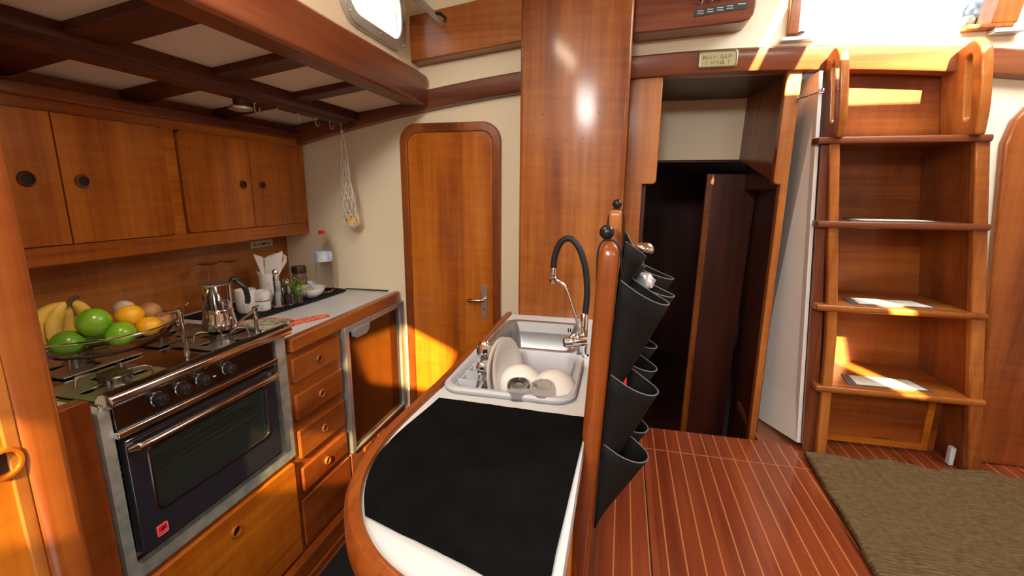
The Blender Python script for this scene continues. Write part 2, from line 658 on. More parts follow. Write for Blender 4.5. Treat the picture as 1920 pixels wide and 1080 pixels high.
b = MB()
slanted(b, -2.0, -0.94, -1.2, 2.085, 0.0, 0.02)
struct(b.build('ceiling', M['cream_panel']))
n = 3
for y0, y1 in ((0.05, 0.14), (0.47, 0.56), (0.845, 0.955), (1.235, 1.325), (1.59, 1.665)):
    b = MB()
    slanted(b, -1.66, -0.955, y0, y1, -0.023, 0.001)
    struct(b.build('trim_%d' % n, W['drkx'], bevel=0.003))
    n += 1
# longitudinal hook beam
b = MB()
xc = -1.262
b.loft([[(xc - 0.044, y, 1.712), (xc - 0.040, y, 1.702), (xc + 0.010, y, 1.706), (xc + 0.014, y, 1.716), (xc + 0.036, y, 1.724), (xc + 0.038, y, 1.760), (xc - 0.044, y, 1.750)] for y in (-1.2, 0.4, 1.2, 2.04)])
hookbeam = struct(b.build('trim_%d' % n, W['drky'], bevel=0.002))
n += 1
b = MB()
b.box(-1.66, -1.552, -1.2, 2.04, 1.642, 1.676)
b.box(-1.74, -1.60, -1.2, 2.08, 1.66, 1.722)
struct(b.build('trim_%d' % n, W['mahy'], bevel=0.005))
n += 1
# roof of the coachroof with the sliding hatch open and two skylights
b = MB()
Z0, Z1 = 2.32, 2.36
b.box(-0.98, 0.62, 1.05, 2.12, Z0, Z1)
b.box(0.665, 0.78, 1.05, 2.12, Z0, Z1)  # unseen bar added in the hatch to shade a stripe of the beam
b.box(1.31, 2.6, 1.05, 2.12, Z0, Z1)
b.box(-0.98, 2.6, -0.20, 1.05, Z0, Z1)
# strip with an added slanted slot that lets sun stripe the ladder treads
b.prism([(-0.98, -0.66), (-0.45, -0.66), (-0.08, -0.90), (-0.08, -1.0), (1.755, -1.0), (1.45, -0.20), (-0.98, -0.20)], 'z', Z0, Z1)
b.prism([(1.835, -1.0), (2.6, -1.0), (2.6, -0.20), (1.53, -0.20)], 'z', Z0, Z1)
b.box(-0.98, -0.42, -1.32, -0.66, Z0, Z1)
b.box(-0.08, 2.6, -1.32, -1.0, Z0, Z1)
b.box(-0.98, 2.6, -1.75, -1.32, Z0, Z1)
b.box(-0.98, -0.47, -2.20, -1.75, Z0, Z1)
b.box(-0.05, 2.6, -2.20, -1.75, Z0, Z1)
b.box(-0.98, 2.6, -3.0, -2.20, Z0, Z1)
struct(b.build('ceiling', M['cream']))
# unseen skylight panes, added and tinted to dim the sun patches
def tint(name, c):
    m = bpy.data.materials.new(name)
    m.use_nodes = True
    t_ = m.node_tree.nodes.new('ShaderNodeBsdfTransparent')
    t_.inputs[0].default_value = (*c, 1)
    m.node_tree.links.new(t_.outputs[0], m.node_tree.nodes['Material Output'].inputs[0])
    return m


struct(MB().box(-0.43, -0.07, -1.33, -0.65, Z1 + 0.001, Z1 + 0.009).build('window_4', tint('tinted acrylic', (0.60, 0.56, 0.46))))
struct(MB().box(-0.48, -0.04, -2.21, -1.74, Z1 + 0.001, Z1 + 0.009).build('window_5', tint('smoked acrylic', (0.46, 0.43, 0.36))))
# hull side and forward end of the cabin (behind the photographer)
b = MB()
b.box(-2.0, -1.74, -3.0, 2.12, 0, 1.9)
b.box(-1.74, -0.93, -3.0, -1.2, 1.84, 1.90)
struct(b.build('wall_left', M['cream']))
b = MB()
b.box(2.3, 2.34, -3.0, 2.12, 0, 2.4)
struct(b.build('wall_right', M['cream']))
b = MB()
b.box(-2.0, 2.34, -3.04, -3.0, 0, 2.4)
struct(b.build('wall_forward', M['cream']))

# soles
b = MB()
b.box(-0.02, 2.3, -3.0, 1.834 - 0.0015, 0.31, 0.35)
struct(b.build('floor', M['sole'], origin=(0, 0, 0)))
b = MB()
b.box(-0.02, 0.80, 1.834 + 0.0015, 2.02, 0.31, 0.35)
b.box(0.80, 2.3, 1.834 + 0.0015, 2.40, 0.31, 0.35)
struct(b.build('floor', M['sole'], origin=(0, 0, 0)))
struct(MB().box(-0.074, -0.0205, 0.46, 1.805, 0.0, 0.349).build('baseboard_right', W['mahy']))
b = MB()
b.box(0.133, 0.137, -1.0, 1.80, 0.3501, 0.3508)
struct(b.build('trim_%d' % n, M['black']))
n += 1
b = MB()
b.box(0.10, 0.80, 1.832, 1.836, 0.3502, 0.3512)
struct(b.build('trim_%d' % n, M['reed']))
n += 1
b = MB()
b.box(-1.75, -0.02, -3.0, 2.08, -0.04, 0.0)
struct(b.build('floor', W['mahy'], origin=(0, 0, 0)))

# bulkhead column beside the sink
b = MB()
b.prism(rrect(-0.405, 0.0, 1.81, 2.09, 0.014, 4), 'z', 0.0, 2.33)
struct(b.build('wall_column', W['medz']))
b = MB()
for x, z in ((-0.315, 1.688), (-0.107, 1.690), (-0.29, 1.60), (-0.16, 1.60), (-0.225, 1.595)):
    b.prism(circ(x, z, 0.0035, 10), 'y', 1.8085, 1.811)
struct(b.build('trim_%d' % n, M['ink']))
n += 1

# galley door: rounded frame, veneered leaf, lever handle
door = struct(MB().ring(rrect(-1.036, -0.546, 0.02, 1.708, 0.085, 8), rrect(-0.998, -0.584, 0.03, 1.668, 0.055, 8), 'y', 2.055, 2.082).build('door_1', W['redz'], bevel=0.006, seg=3))
MB().prism(rrect(-0.999, -0.583, 0.03, 1.669, 0.055, 8), 'y', 2.066, 2.081).build('door_leaf', W['ambz'], door)
b = MB()
b.prism(rrect(-0.640, -0.612, 0.80, 0.962, 0.004, 3), 'y', 2.060, 2.067)
pl = b.build('handle_plate', M['steel'], door, bevel=0.001)
b = MB()
b.tube([(-0.626, 2.062, 0.895), (-0.626, 2.030, 0.895), (-0.640, 2.026, 0.895), (-0.700, 2.026, 0.893)], [0.007, 0.007, 0.008, 0.009], 12)
b.build('door_handle', M['polished'], door)
b = MB()
b.prism(circ(-0.626, 0.845, 0.004, 10), 'y', 2.0585, 2.0602)
b.build('keyhole', M['black'], pl)
b = MB()
b.prism(circ(-0.80, 0.845 - 0.24, 0.006, 12), 'y', 2.062, 2.066)

# box shelf over the beam, galley side
b = MB()
b.prism([(-0.960, 1.950), (-0.40, 2.012), (-0.40, 2.205), (-0.955, 2.135)], 'y', 2.0, 2.09)
struct(b.build('trim_%d' % n, W['medx'], bevel=0.006, seg=3))
n += 1
# instrument box on the right of the column
ib = thing('switch_box', (0.21, 2.04, 2.00), 'wooden box with toggle switches high beside the companionway', 'switch panel')
MB().prism([(0.0, 1.995), (0.38, 2.010), (0.405, 2.016), (0.418, 2.032), (0.425, 2.07), (0.425, 2.20), (0.0, 2.20)], 'y', 1.965, 2.09).build('box_front', W['mahx'], ib, bevel=0.006, seg=3)
MB().prism([(0.215, 2.037), (0.395, 2.053), (0.395, 2.078), (0.215, 2.062)], 'y', 1.962, 1.966).build('label_strip', M['greyish'], ib)
b = MB()
for k in range(4):
    for q in range(2):
        b.box(0.226 + k * 0.033, 0.248 + k * 0.033, 1.9612, 1.9622, 2.046 + k * 0.003 + q * 0.008, 2.049 + k * 0.003 + q * 0.008)
b.box(0.362, 0.388, 1.9612, 1.9622, 2.067, 2.070)
b.build('print', M['pale_ink'], ib)
for k in range(5):
    x = 0.233 + k * 0.034
    b = MB()
    b.loft([[(x + r * cos(a), y, 2.085 + k * 0.0035 + r * sin(a)) for a in [2 * pi * j / 16 for j in range(16)]] for r, y in ((0.009, 1.966), (0.009, 1.958), (0.006, 1.956), (0.005, 1.964))], False, True)
    b.tube([(x, 1.96, 2.085 + k * 0.0035), (x, 1.945, 2.090 + k * 0.0035)], 0.003, 8)
    b.build('toggle_switch', M['brass'], ib)

# brass builder's plate
pq = thing('brass_plaque', (0.322, 2.035, 1.905), 'small cast brass plaque with two lines of lettering on the curved beam', 'plaque')
tilt = -0.03
b = MB()
b.prism(rrect(0.252, 0.393, 1.874, 1.938, 0.012), 'y', 2.030, 2.0365)
b.build('plate', M['brass'], pq, bevel=0.001)
b = MB()
lp = rrect(0.256, 0.389, 1.878, 1.934, 0.010)
b.tube([(u, 2.030, v) for u, v in lp], 0.0028, 8, closed=True)
b.build('rope_border', M['brass'], pq)
b = MB()
random.seed(3)
for row, (z, x0, x1) in enumerate(((1.914, 0.268, 0.378), (1.894, 0.276, 0.366))):
    x = x0
    while x < x1:
        wd = random.choice((0.004, 0.006, 0.008))
        if random.random() < 0.85:
            b.box(x, x + 0.0022, 2.028, 2.031, z - 0.006, z + 0.006)
            b.box(x, x + wd, 2.028, 2.031, z + random.choice((-0.006, -0.001, 0.004)), z + random.choice((-0.006, -0.001, 0.004)) + 0.0022)
        x += wd + 0.0032
b.build('lettering', M['brass'], pq)

# passage to the aft cabin ------------------------------------------------
b = MB()
poly = [(0.0, 0.30), (0.072, 0.30), (0.072, 1.438), (0.118, 1.438), (0.128, 1.450), (0.128, 1.90), (0.0, 1.90)]
b.prism(poly, 'y', 2.06, 2.10)
struct(b.build('trim_%d' % n, W['medz'], bevel=0.003))
n += 1
b = MB()
poly = [(0.600, 0.30), (0.626, 0.30), (0.630, 1.90), (0.578, 1.90), (0.574, 1.452), (0.582, 1.438), (0.600, 1.438)]
b.prism(poly, 'y', 2.06, 2.10)
struct(b.build('trim_%d' % n, W['medz'], bevel=0.003))
n += 1
b = MB()
b.box(0.05, 0.66, 2.10, 2.62, 1.86, 1.90)           # deckhead of the passage
b.box(0.05, 0.09, 2.10, 4.2, 0.0, 1.90)            # left side
b.box(0.05, 1.2, 4.2, 4.24, 0.0, 1.6)              # far end
b.box(0.05, 1.2, 2.02, 4.2, -0.04, 0.0)            # lower sole
b.box(0.05, 0.66, 2.02, 2.05, 0.0, 0.31)           # riser
b.box(0.05, 1.30, 2.62, 4.2, 1.56, 1.60)           # cockpit well bottom
b.box(0.05, 1.30, 2.631, 2.65, 1.59, 1.90)
b.box(0.60, 0.63, 2.10, 2.64, 1.42, 1.90)
b.box(1.26, 1.30, 2.66, 4.24, 0.0, 1.6)
b.box(0.66, 1.30, 2.66, 2.68, 0.0, 1.6)
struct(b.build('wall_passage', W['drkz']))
b = MB()
b.box(0.09, 0.60, 2.60, 2.63, 1.57, 1.90)
struct(b.build('wall_passage', M['cream']))
b = MB()
b.loft([[(0.555, 2.61, 1.57), (0.60, 2.61, 1.57), (0.60, 2.61, 1.90), (0.565, 2.61, 1.90)],
        [(0.585, 2.10, 1.45), (0.61, 2.10, 1.45), (0.62, 2.10, 1.90), (0.60, 2.10, 1.90)]])
struct(b.build('wall_passage', W['mahz']))
# open door of the aft cabin
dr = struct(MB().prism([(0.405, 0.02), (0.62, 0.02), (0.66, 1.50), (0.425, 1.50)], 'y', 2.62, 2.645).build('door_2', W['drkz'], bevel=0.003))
MB().prism([(0.395, 0.02), (0.425, 0.02), (0.445, 1.50), (0.415, 1.50)], 'y', 2.61, 2.65).build('door_edge', W['medz'], dr)
b = MB()
b.loft([[(0.62, 2.10, 0.0), (0.64, 2.10, 0.0), (0.64, 2.10, 1.46), (0.62, 2.10, 1.46)], [(0.66, 2.66, 0.0), (0.68, 2.66, 0.0), (0.68, 2.66, 1.50), (0.66, 2.66, 1.50)]])
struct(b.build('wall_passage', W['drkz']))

# white side of the engine casing beside the ladder
b = MB()
b.loft([[(0.655, 2.30, 0.35), (0.667, 2.30, 0.35), (0.667, 2.30, 1.84), (0.655, 2.30, 1.84)],
        [(0.770, 2.005, 0.37), (0.784, 2.005, 0.37), (0.680, 2.005, 1.84), (0.668, 2.005, 1.84)]])
struct(b.build('door_3', M['white']))
b = MB()
b.box(0.628, 0.799, 2.021, 2.42, 0.31, 0.349)
struct(b.build('baseboard_passage', W['mahy']))

# ---------------------------------------------------------------- companionway opening
b = MB()
b.prism([(0.565, 1.985), (0.600, 1.985), (0.592, 2.32), (0.560, 2.32)], 'y', 2.06, 2.14)
b.prism([(0.60, 1.985), (0.618, 1.985), (0.618, 1.992), (0.60, 1.992)], 'y', 2.05, 2.14)
cw = struct(b.build('window_2', W['medz'], bevel=0.003))
b = MB()
b.prism([(1.188, 1.975), (1.262, 1.975), (1.310, 2.32), (1.245, 2.32)], 'y', 2.05, 2.14)
b.prism([(1.12, 1.962), (1.255, 1.962), (1.255, 1.978), (1.12, 1.978)], 'y', 2.05, 2.14)
b.build('window_frame', W['medz'], cw, bevel=0.004)
b = MB()
b.box(0.545, 0.66, 2.055, 2.14, 1.962, 1.976)
b.box(1.20, 1.285, 2.045, 2.14, 1.945, 1.960)
b.build('window_sill', M['alu'], cw, bevel=0.002)
# cockpit outside
b = MB()
b.box(-0.5, 2.6, 2.14, 4.6, 1.90, 1.955)
struct(b.build('floor', M['gel']))
struct(MB().box(0.70, 1.60, 2.16, 2.60, 1.955, 1.992).build('trim_%d' % n, M['gel']))
b = MB()
lo = []
for i in range(9):
    t = i / 8
    r_ = 0.006 + 0.022 * t ** 0.6
    lo.append([(1.075 + 0.125 * t, 2.20 + r_ * 1.6 * cos(a) + 0.004 * noise.noise(Vector((a, t * 6, 0))), 1.993 + r_ + r_ * sin(a)) for a in [2 * pi * k / 12 for k in range(12)]])
b.loft(lo)
c1 = b.build('folded_bundle', M['trivet2'])
n += 1
tag(c1, 'pale folded bundle lying outside in the companionway opening', 'bundle')
b = MB().box(1.203, 1.275, 2.18, 2.30, 1.993, 2.035)
tag(b.build('storage_box', M['cushion'], bevel=0.004), 'dark box outside the companionway, right of the pale bundle', 'box')
b = MB()
lo = []
for i in range(9):
    t = i / 8
    lo.append([Vector((1.245 + 0.05 * t + (0.05 - 0.018 * t) * cos(a) + 0.014 * noise.noise(Vector((a * 2, t * 5, 0))), 2.24 + 0.05 * sin(a), 2.037 + 0.16 * t + 0.012 * noise.noise(Vector((a, t * 4, 3))))) for a in [2 * pi * k / 18 for k in range(18)]])
b.loft(lo)
tag(b.build('crumpled_tarpaulin', M['tarp']), 'crumpled dark patterned tarpaulin outside, top right of the companionway', 'tarpaulin')

# ---------------------------------------------------------------- companionway ladder
def lx(z, side):
    """inner x of the two cheeks; the ladder narrows and leans towards the top"""
    t = (z - 0.35) / 1.58
    return (0.855 - 0.170 * t + 0.035 * min(1.0, t * 3)) if side == 0 else (1.335 - 0.215 * t)


def ly(z):
    return 1.93 + 0.035 * (z - 0.35)


lad = thing('companionway_ladder', (1.05, 2.0, 0.35), 'varnished wooden companionway ladder with four treads under the hatch', 'ladder')
for side in (0, 1):
    lo = []
    zs = [0.352 + (1.60 - 0.352) * i / 10 for i in range(11)]
    for z in zs:
        xi = lx(z, side)
        xo = xi - 0.036 if side == 0 else xi + 0.044
        a0, a1 = sorted((xi, xo))
        y0 = ly(z)
        lo.append([(a0, y0, z), (a1, y0, z), (a1, y0 + 0.03, z), (a0, y0 + 0.03, z)])
    MB().loft(lo).build('stringer', W['medz'], lad, bevel=0.005)
    # deep side boards
    lo = []
    for z in zs:
        xi = lx(z, side)
        a0, a1 = (xi - 0.018, xi - 0.002) if side == 0 else (xi + 0.006, xi + 0.022)
        lo.append([(a0, ly(z) + 0.03, z), (a1, ly(z) + 0.03, z), (a1, ly(z) + 0.34, z), (a0, ly(z) + 0.34, z)])
    MB().loft(lo).build('side_board', W['redz'], lad)
    # upper cheek with the hand slot
    xi = lx(1.76, side)
    outer = []
    for u, v in rrect(0, 1, 0, 1, 0.0005):
        outer.append((u, v))
    yy0, yy1 = 1.918, 2.119
    prof = [(yy0 + 0.02, 1.60), (yy0, 1.70), (yy0, 1.85), (yy0 + 0.012, 1.885), (yy0 + 0.042, 1.908), (yy0 + 0.085, 1.900), (yy1 - 0.03, 1.87), (yy1, 1.84), (yy1, 1.60)]
    oc = catmull([Vector((p[0], p[1], 0)) for p in prof], 4)
    oc = [(p.x, p.y) for p in oc]
    # resample outer by angle around slot centre
    sc_ = (yy0 + 0.060, 1.760)
    slot = rrect(sc_[0] - 0.017, sc_[0] + 0.017, 1.655, 1.862, 0.016, 8)
    poly = oc

    def hit(ang, poly=poly, c=sc_):
        d = (cos(ang), sin(ang))
        best = None
        m_ = len(poly)
        for i in range(m_):
            x1, y1 = poly[i]
            x2, y2 = poly[(i + 1) % m_]
            ex, ey = x2 - x1, y2 - y1
            den = d[0] * ey - d[1] * ex
            if abs(den) < 1e-12:
                continue
            t = ((x1 - c[0]) * ey - (y1 - c[1]) * ex) / den
            s = ((x1 - c[0]) * d[1] - (y1 - c[1]) * d[0]) / den
            if t > 0 and -1e-6 <= s <= 1 + 1e-6 and (best is None or t < best):
                best = t
        return (c[0] + d[0] * best, c[1] + d[1] * best)
    angs = sorted(set([atan2(v - sc_[1], u - sc_[0]) for u, v in slot] + [atan2(v - sc_[1], u - sc_[0]) for u, v in oc]))
    of = [hit(a) for a in angs]
    inf = [hit(a, slot) for a in angs]
    th = (-0.030, 0.0) if side == 0 else (-0.028, 0.006)
    bb = MB()
    bb.ring(of, inf, 'x', xi + th[0], xi + th[1])
    # lean with the ladder
    bb.v = [(v[0] + (lx(v[2], side) - lx(1.76, side)), v[1], v[2]) for v in bb.v]
    bb.build('cheek', W['medz'], lad, bevel=0.007, seg=3)
TREADS = (0.660, 0.985, 1.303, 1.605)
for i, z in enumerate(TREADS):
    x0, x1 = lx(z, 0) - 0.042 - 0.033 * min(1.0, (z - 0.35) / 1.58 * 3), lx(z, 1) + 0.045
    yf = ly(z) - 0.015
    yb = ly(z) + 0.34
    b = MB()
    b.loft([[(x0, yf + 0.004, z - 0.024), (x0, yf, z - 0.012), (x0, yf + 0.004, z), (x0, yf + 0.07, z), (x0, yf + 0.07, z - 0.024)],
            [(x1, yf + 0.004, z - 0.024), (x1, yf, z - 0.012), (x1, yf + 0.004, z), (x1, yf + 0.07, z), (x1, yf + 0.07, z - 0.024)]])
    b.box(lx(z, 0) - 0.001, lx(z, 1) + 0.005, yf + 0.065, yb, z - 0.024, z)
    tr = b.build('tread', W['medx'] if i < 2 else W['mahx'], lad, bevel=0.003)
    cx = (lx(z, 0) + lx(z, 1)) / 2 - 0.005
    yy = yf + 0.045
    sk = 0.020
    b = MB()
    b.loft([[(cx - 0.135 + dx * 0 - sk, yy, z + h), (cx + 0.135, yy, z + h), (cx + 0.115, yy + 0.115, z + h), (cx - 0.135, yy + 0.115, z + h)] for h, dx in ((0.0005, 0), (0.003, 0))])
    b.build('pad_edging', M['grey_edge'], tr)
    b = MB()
    b.loft([[(cx - 0.122, yy + 0.008, z + h), (cx + 0.118, yy + 0.008, z + h), (cx + 0.100, yy + 0.106, z + h), (cx - 0.112, yy + 0.106, z + h)] for h in (0.003, 0.0045)])
    b.build('grip_pad', M['grip'], tr)
b = MB()
b.prism([(0.786, 0.352), (0.835, 0.352), (0.790, 0.90), (0.722, 1.58), (0.702, 1.58)], 'y', 1.985, 2.0)
b.build('filler_board', W['mahz'], lad)
# back panels between the treads
zz = [0.56, *TREADS]
for i in range(4):
    z0, z1 = zz[i], zz[i + 1] - 0.024
    if i == 0:
        continue
    yb = ly(z0) + 0.325
    lo = [[(lx(z, 0) - 0.003, yb, z), (lx(z, 1) + 0.007, yb, z), (lx(z, 1) + 0.007, yb + 0.012, z), (lx(z, 0) - 0.003, yb + 0.012, z)] for z in (z0, z1)]
    MB().loft(lo).build('back_panel', W['redx'], lad)
lo = [[(lx(z, 0) - 0.028, 2.121, z), (lx(z, 1) + 0.05, 2.121, z), (lx(z, 1) + 0.05, 2.133, z), (lx(z, 0) - 0.028, 2.133, z)] for z in (1.606, 1.90)]
MB().loft(lo).build('back_panel', W['redx'], lad)
# lowest locker door behind the ladder
b = MB()
b.box(0.86, 1.315, 2.10, 2.115, 0.352, 0.64)
ld = b.build('back_panel', W['redx'], lad)
MB().ring(rrect(0.865, 1.285, 0.357, 0.62, 0.002), rrect(0.885, 1.26, 0.385, 0.60, 0.002), 'y', 2.088, 2.101).build('locker_frame', W['ambx'], ld, bevel=0.002)
b = MB()
b.box(1.09, 1.15, 2.085, 2.089, 0.392, 0.396)
b.build('catch', M['brass'], ld)
# bilge switch on the side board
b = MB().box(1.305, 1.322, 1.99, 2.015, 0.355, 0.43)
tag(b.build('switch_unit', M['switch'], bevel=0.003), 'small upright white plastic unit on floor behind the right ladder leg', 'switch')

# arched door right of the ladder
b = MB()
arc = [(1.43, 0.35), (2.1, 0.35), (2.1, 1.66)]
top = [(1.80, 1.80), (1.60, 1.80), (1.45, 1.775), (1.36, 1.725), (1.315, 1.66), (1.300, 1.58)]
b.prism(arc + top, 'y', 2.05, 2.085)
struct(b.build('door_4', W['redz'], bevel=0.010, seg=3))

# door hook
hk = thing('door_hook', (0.66, 2.04, 1.765), 'small chrome hook and eye holding the white panel by the passage', 'hook')
b = MB()
b.lathe([(0.010, 0), (0.010, 0.003), (0.006, 0.006), (0.004, 0.010)], (0, 0, 0), 14, tf=Matrix.Rotation(pi / 2, 4, 'X'))
b.v = [(v[0] + 0.625, v[1] + 2.058, v[2] + 1.755) for v in b.v]
b.build('rosette', M['chrome'], hk)
b = MB()
b.tube([(0.622, 2.045, 1.755), (0.64, 2.035, 1.758), (0.665, 2.02, 1.764), (0.680, 2.00, 1.770)], 0.0032, 8)
b.tube([(0.68 + 0.008 * cos(a), 1.998, 1.770 + 0.008 * sin(a)) for a in [2 * pi * k / 14 for k in range(14)]], 0.0026, 8, closed=True)
b.build('hook_arm', M['chrome'], hk)

# =================================================================== LEFT SIDE
# backsplash
b = MB()
b.box(-1.735, -1.72, 0.50, 2.082, 0.86, 1.26)
struct(b.build('trim_%d' % n, W['medy']))
n += 1
sp = thing('label_plate', (-1.717, 1.90, 1.12), 'small cream sticker with print on the wooden backsplash', 'sticker')
b = MB().box(-1.720, -1.716, 1.83, 1.975, 1.128, 1.160)
b.build('plate', M['sticker'], sp)
b = MB()
for k, (y, w_) in enumerate(((1.852, 0.010), (1.872, 0.008), (1.90, 0.035), (1.945, 0.012))):
    b.box(-1.7165, -1.7155, y, y + w_, 1.137, 1.137 + 0.010)
b.build('print', M['ink'], sp)

# upper cabinet
uc = thing('upper_cabinet', (-1.64, 1.45, 1.186), 'amber varnished wall cupboard with four doors above the stove', 'cupboard')
b = MB()
b.box(-1.74, -1.585, 0.50, 2.078, 1.186, 1.648)
b.build('body', W['amby'], uc)
XF = -1.585


def updoor(y0, y1, z0, z1, ring_y, ring_z, r, m, rl, rr_):
    """door with rounded corners only on its outer side"""
    b = MB()
    pts = []
    c = 0.018
    for (cy, cz, rad, a0) in ((y1, z1, c if rr_ else 0.001, 0), (y0, z1, c if rl else 0.001, 90), (y0, z0, c if rl else 0.001, 180), (y1, z0, c if rr_ else 0.001, 270)):
        sy = -1 if a0 in (0, 270) else 1
        sz = -1 if a0 in (0, 90) else 1
        for k in range(6):
            a = radians(a0 + 90 * k / 5)
            pts.append((cy + sy * rad + rad * cos(a), cz + sz * rad + rad * sin(a)))
    b.prism(pts, 'x', XF + 0.001, XF + 0.020)
    d = b.build('door', m, uc, bevel=0.006, seg=3)
    finger_ring(ring_y, ring_z, XF + 0.020, d, W['mahx'], r)
    return d


# face frame
b = MB()
b.box(XF, XF + 0.010, 0.50, 2.076, 1.186, 1.240)
b.box(XF, XF + 0.010, 0.50, 2.076, 1.612, 1.648)
b.box(XF, XF + 0.010, 1.338, 1.386, 1.240, 1.612)
b.box(XF, XF + 0.010, 2.046, 2.076, 1.240, 1.612)
b.build('face_frame', W['amby'], uc, bevel=0.001)
updoor(0.62, 1.008, 1.243, 1.610, 0.928, 1.426, 0.021, W['ambz'], True, False)
updoor(1.0125, 1.335, 1.243, 1.610, 1.062, 1.423, 0.020, W['ambz'], False, True)
updoor(1.389, 1.712, 1.243, 1.610, 1.664, 1.424, 0.017, W['ambz'], True, False)
updoor(1.7155, 2.043, 1.243, 1.610, 1.772, 1.424, 0.017, W['ambz'], False, True)

# tall locker at the left edge of the view
tl = thing('tall_locker', (-1.0, 0.30, 0.0), 'tall amber wooden locker at the left edge with a ring pull', 'locker')
MB().box(-1.02, -0.952, -0.25, 0.480, 0.0, 1.76).build('panel', W['ambz'], tl)
b = MB()
b.prism(rrect(-1.045, -0.940, 0.480, 0.543, 0.016, 5), 'z', 0.0, 1.76)
b.build('corner_post', W['redz'], tl)
b = MB()
b.box(-0.956, -0.946, 0.463, 0.482, 0.0, 1.76)
b.build('edge_bead', W['medz'], tl, bevel=0.002)
b = MB()
yc, zc, rr0 = 0.456, 0.966, 0.0275
b.loft([[P('x', yc + r * cos(a), zc + r * sin(a), -0.952 + d) for a in [2 * pi * k / 32 for k in range(32)]] for r, d in ((rr0, 0), (rr0, 0.006), (rr0 * 0.9, 0.011), (rr0 * 0.74, 0.011), (rr0 * 0.66, 0.004), (rr0 * 0.64, 0.0))], False, False)
b.build('pull_ring', W['ambx'], tl)
b = MB().prism(circ(yc, zc, rr0 * 0.66), 'x', -0.9525, -0.9505)
b.build('finger_hole', M['jar_lid'], tl)

# panel beside the stove
b = MB()
pts = rrect(0.556, 0.668, 0.0, 0.968, 0.014, 5)
b.prism(pts, 'x', -1.10, -1.072)
tag(b.build('stove_side_panel', W['redz'], bevel=0.004), 'narrow varnished panel with a worn rounded top left of the stove', 'panel')

# worktop beside the stove
wt = thing('worktop', (-1.40, 1.65, 0.86), 'white worktop with varnished front edge right of the stove', 'worktop')
b = MB()
b.box(-1.72, -1.095, 1.262, 2.08, 0.868, 0.900)
b.box(-1.72, -1.62, 0.55, 1.262, 0.868, 0.900)
b.build('top', M['laminate'], wt)
b = MB()
pts = [(-1.096, 1.262), (-1.062, 1.262), (-1.062, 2.035), (-1.066, 2.052), (-1.078, 2.062), (-1.096, 2.064)]
b.prism(pts, 'z', 0.860, 0.910)
b.build('edge', W['redy'], wt, bevel=0.006, seg=3)

# lower cabinet with the drawers
lc = thing('drawer_cabinet', (-1.3, 1.40, 0.0), 'varnished base cabinet with four drawers right of the oven', 'cabinet')
b = MB()
b.box(-1.62, -1.075, 1.238, 1.545, 0.10, 0.858)
b.box(-1.62, -1.075, 0.675, 1.234, 0.10, 0.492)
b.build('body', W['redy'], lc)
dz = ((0.750, 0.842, 0.748, 0.848), (0.612, 0.712), (0.466, 0.572), (0.338, 0.426))
for i, (z0, z1) in enumerate(((0.752, 0.838), (0.612, 0.706), (0.465, 0.572), (0.335, 0.428))):
    b = MB()
    b.prism(rrect(1.258, 1.528, z0, z1, 0.006, 4), 'x', -1.076, -1.060)
    d = b.build('drawer', W['redy'], lc, bevel=0.004, seg=3)
    finger_ring(1.391, (z0 + z1) / 2, -1.060, d, W['medx'], 0.0155)
b = MB()
b.prism(rrect(0.69, 1.222, 0.12, 0.478, 0.010, 4), 'x', -1.076, -1.060)
d = b.build('flap_door', W['amby'], lc, bevel=0.004, seg=3)
finger_ring(0.958, 0.417, -1.060, d, W['ambx'], 0.0185)
b = MB()
b.prism(rrect(1.245, 1.545, 0.12, 0.305, 0.006, 4), 'x', -1.076, -1.064)
b.build('lower_panel', W['redy'], lc, bevel=0.003)
b = MB()
b.box(-1.09, -1.04, 0.60, 2.06, 0.0, 0.10)
b.box(-1.045, -1.035, 0.60, 2.06, 0.0, 0.03)
struct(b.build('baseboard_left', W['redy'], bevel=0.003))

# fridge
fr = thing('refrigerator', (-1.3, 1.8, 0.10), 'built-in refrigerator with dark glossy door and aluminium frame', 'refrigerator')
MB().box(-1.62, -1.085, 1.552, 2.075, 0.10, 0.858).build('body', M['black'], fr)
MB().box(-1.086, -1.066, 1.575, 2.035, 0.325, 0.842).build('door', M['fridge'], fr, bevel=0.002)
b = MB()
b.ring(rrect(1.553, 2.060, 0.312, 0.862, 0.003), rrect(1.580, 2.026, 0.322, 0.840, 0.003), 'x', -1.084, -1.052)
b.build('frame', M['alu'], fr, bevel=0.002)
b = MB()
b.ring(rrect(1.549, 1.556, 0.316, 0.85, 0.001), rrect(1.551, 1.554, 0.318, 0.848, 0.0008), 'x', -1.06, -1.050)
b = MB()
b.prism([(1.592, 0.846), (1.600, 0.815), (1.615, 0.806), (1.690, 0.806), (1.712, 0.820), (1.722, 0.846)], 'x', -1.056, -1.038)
b.build('handle', M['grey_lip'], fr, bevel=0.004, seg=3)
vp = MB().box(-1.084, -1.064, 1.555, 2.06, 0.10, 0.306).build('vent_panel', W['mahy'], fr, bevel=0.002)
for y0 in (1.648, 1.768):
    b = MB()
    b.box(-1.066, -1.058, y0, y0 + 0.062, 0.262, 0.284)
    vv = b.build('vent', W['ambx'], vp, bevel=0.003)

# light panel between fridge and bulkhead door
b = MB().box(-1.085, -1.060, 2.062, 2.082, 0.10, 0.86)
struct(b.build('trim_%d' % n, M['white']))
n += 1

# galvanised recess trim around the oven
b = MB()
b.ring(rrect(0.672, 1.236, 0.495, 0.93, 0.001), rrect(0.696, 1.196, 0.528, 0.929, 0.001), 'x', -1.085, -1.066)
tag(b.build('oven_surround', M['galv']), 'dull galvanised metal surround framing the oven front', 'trim')

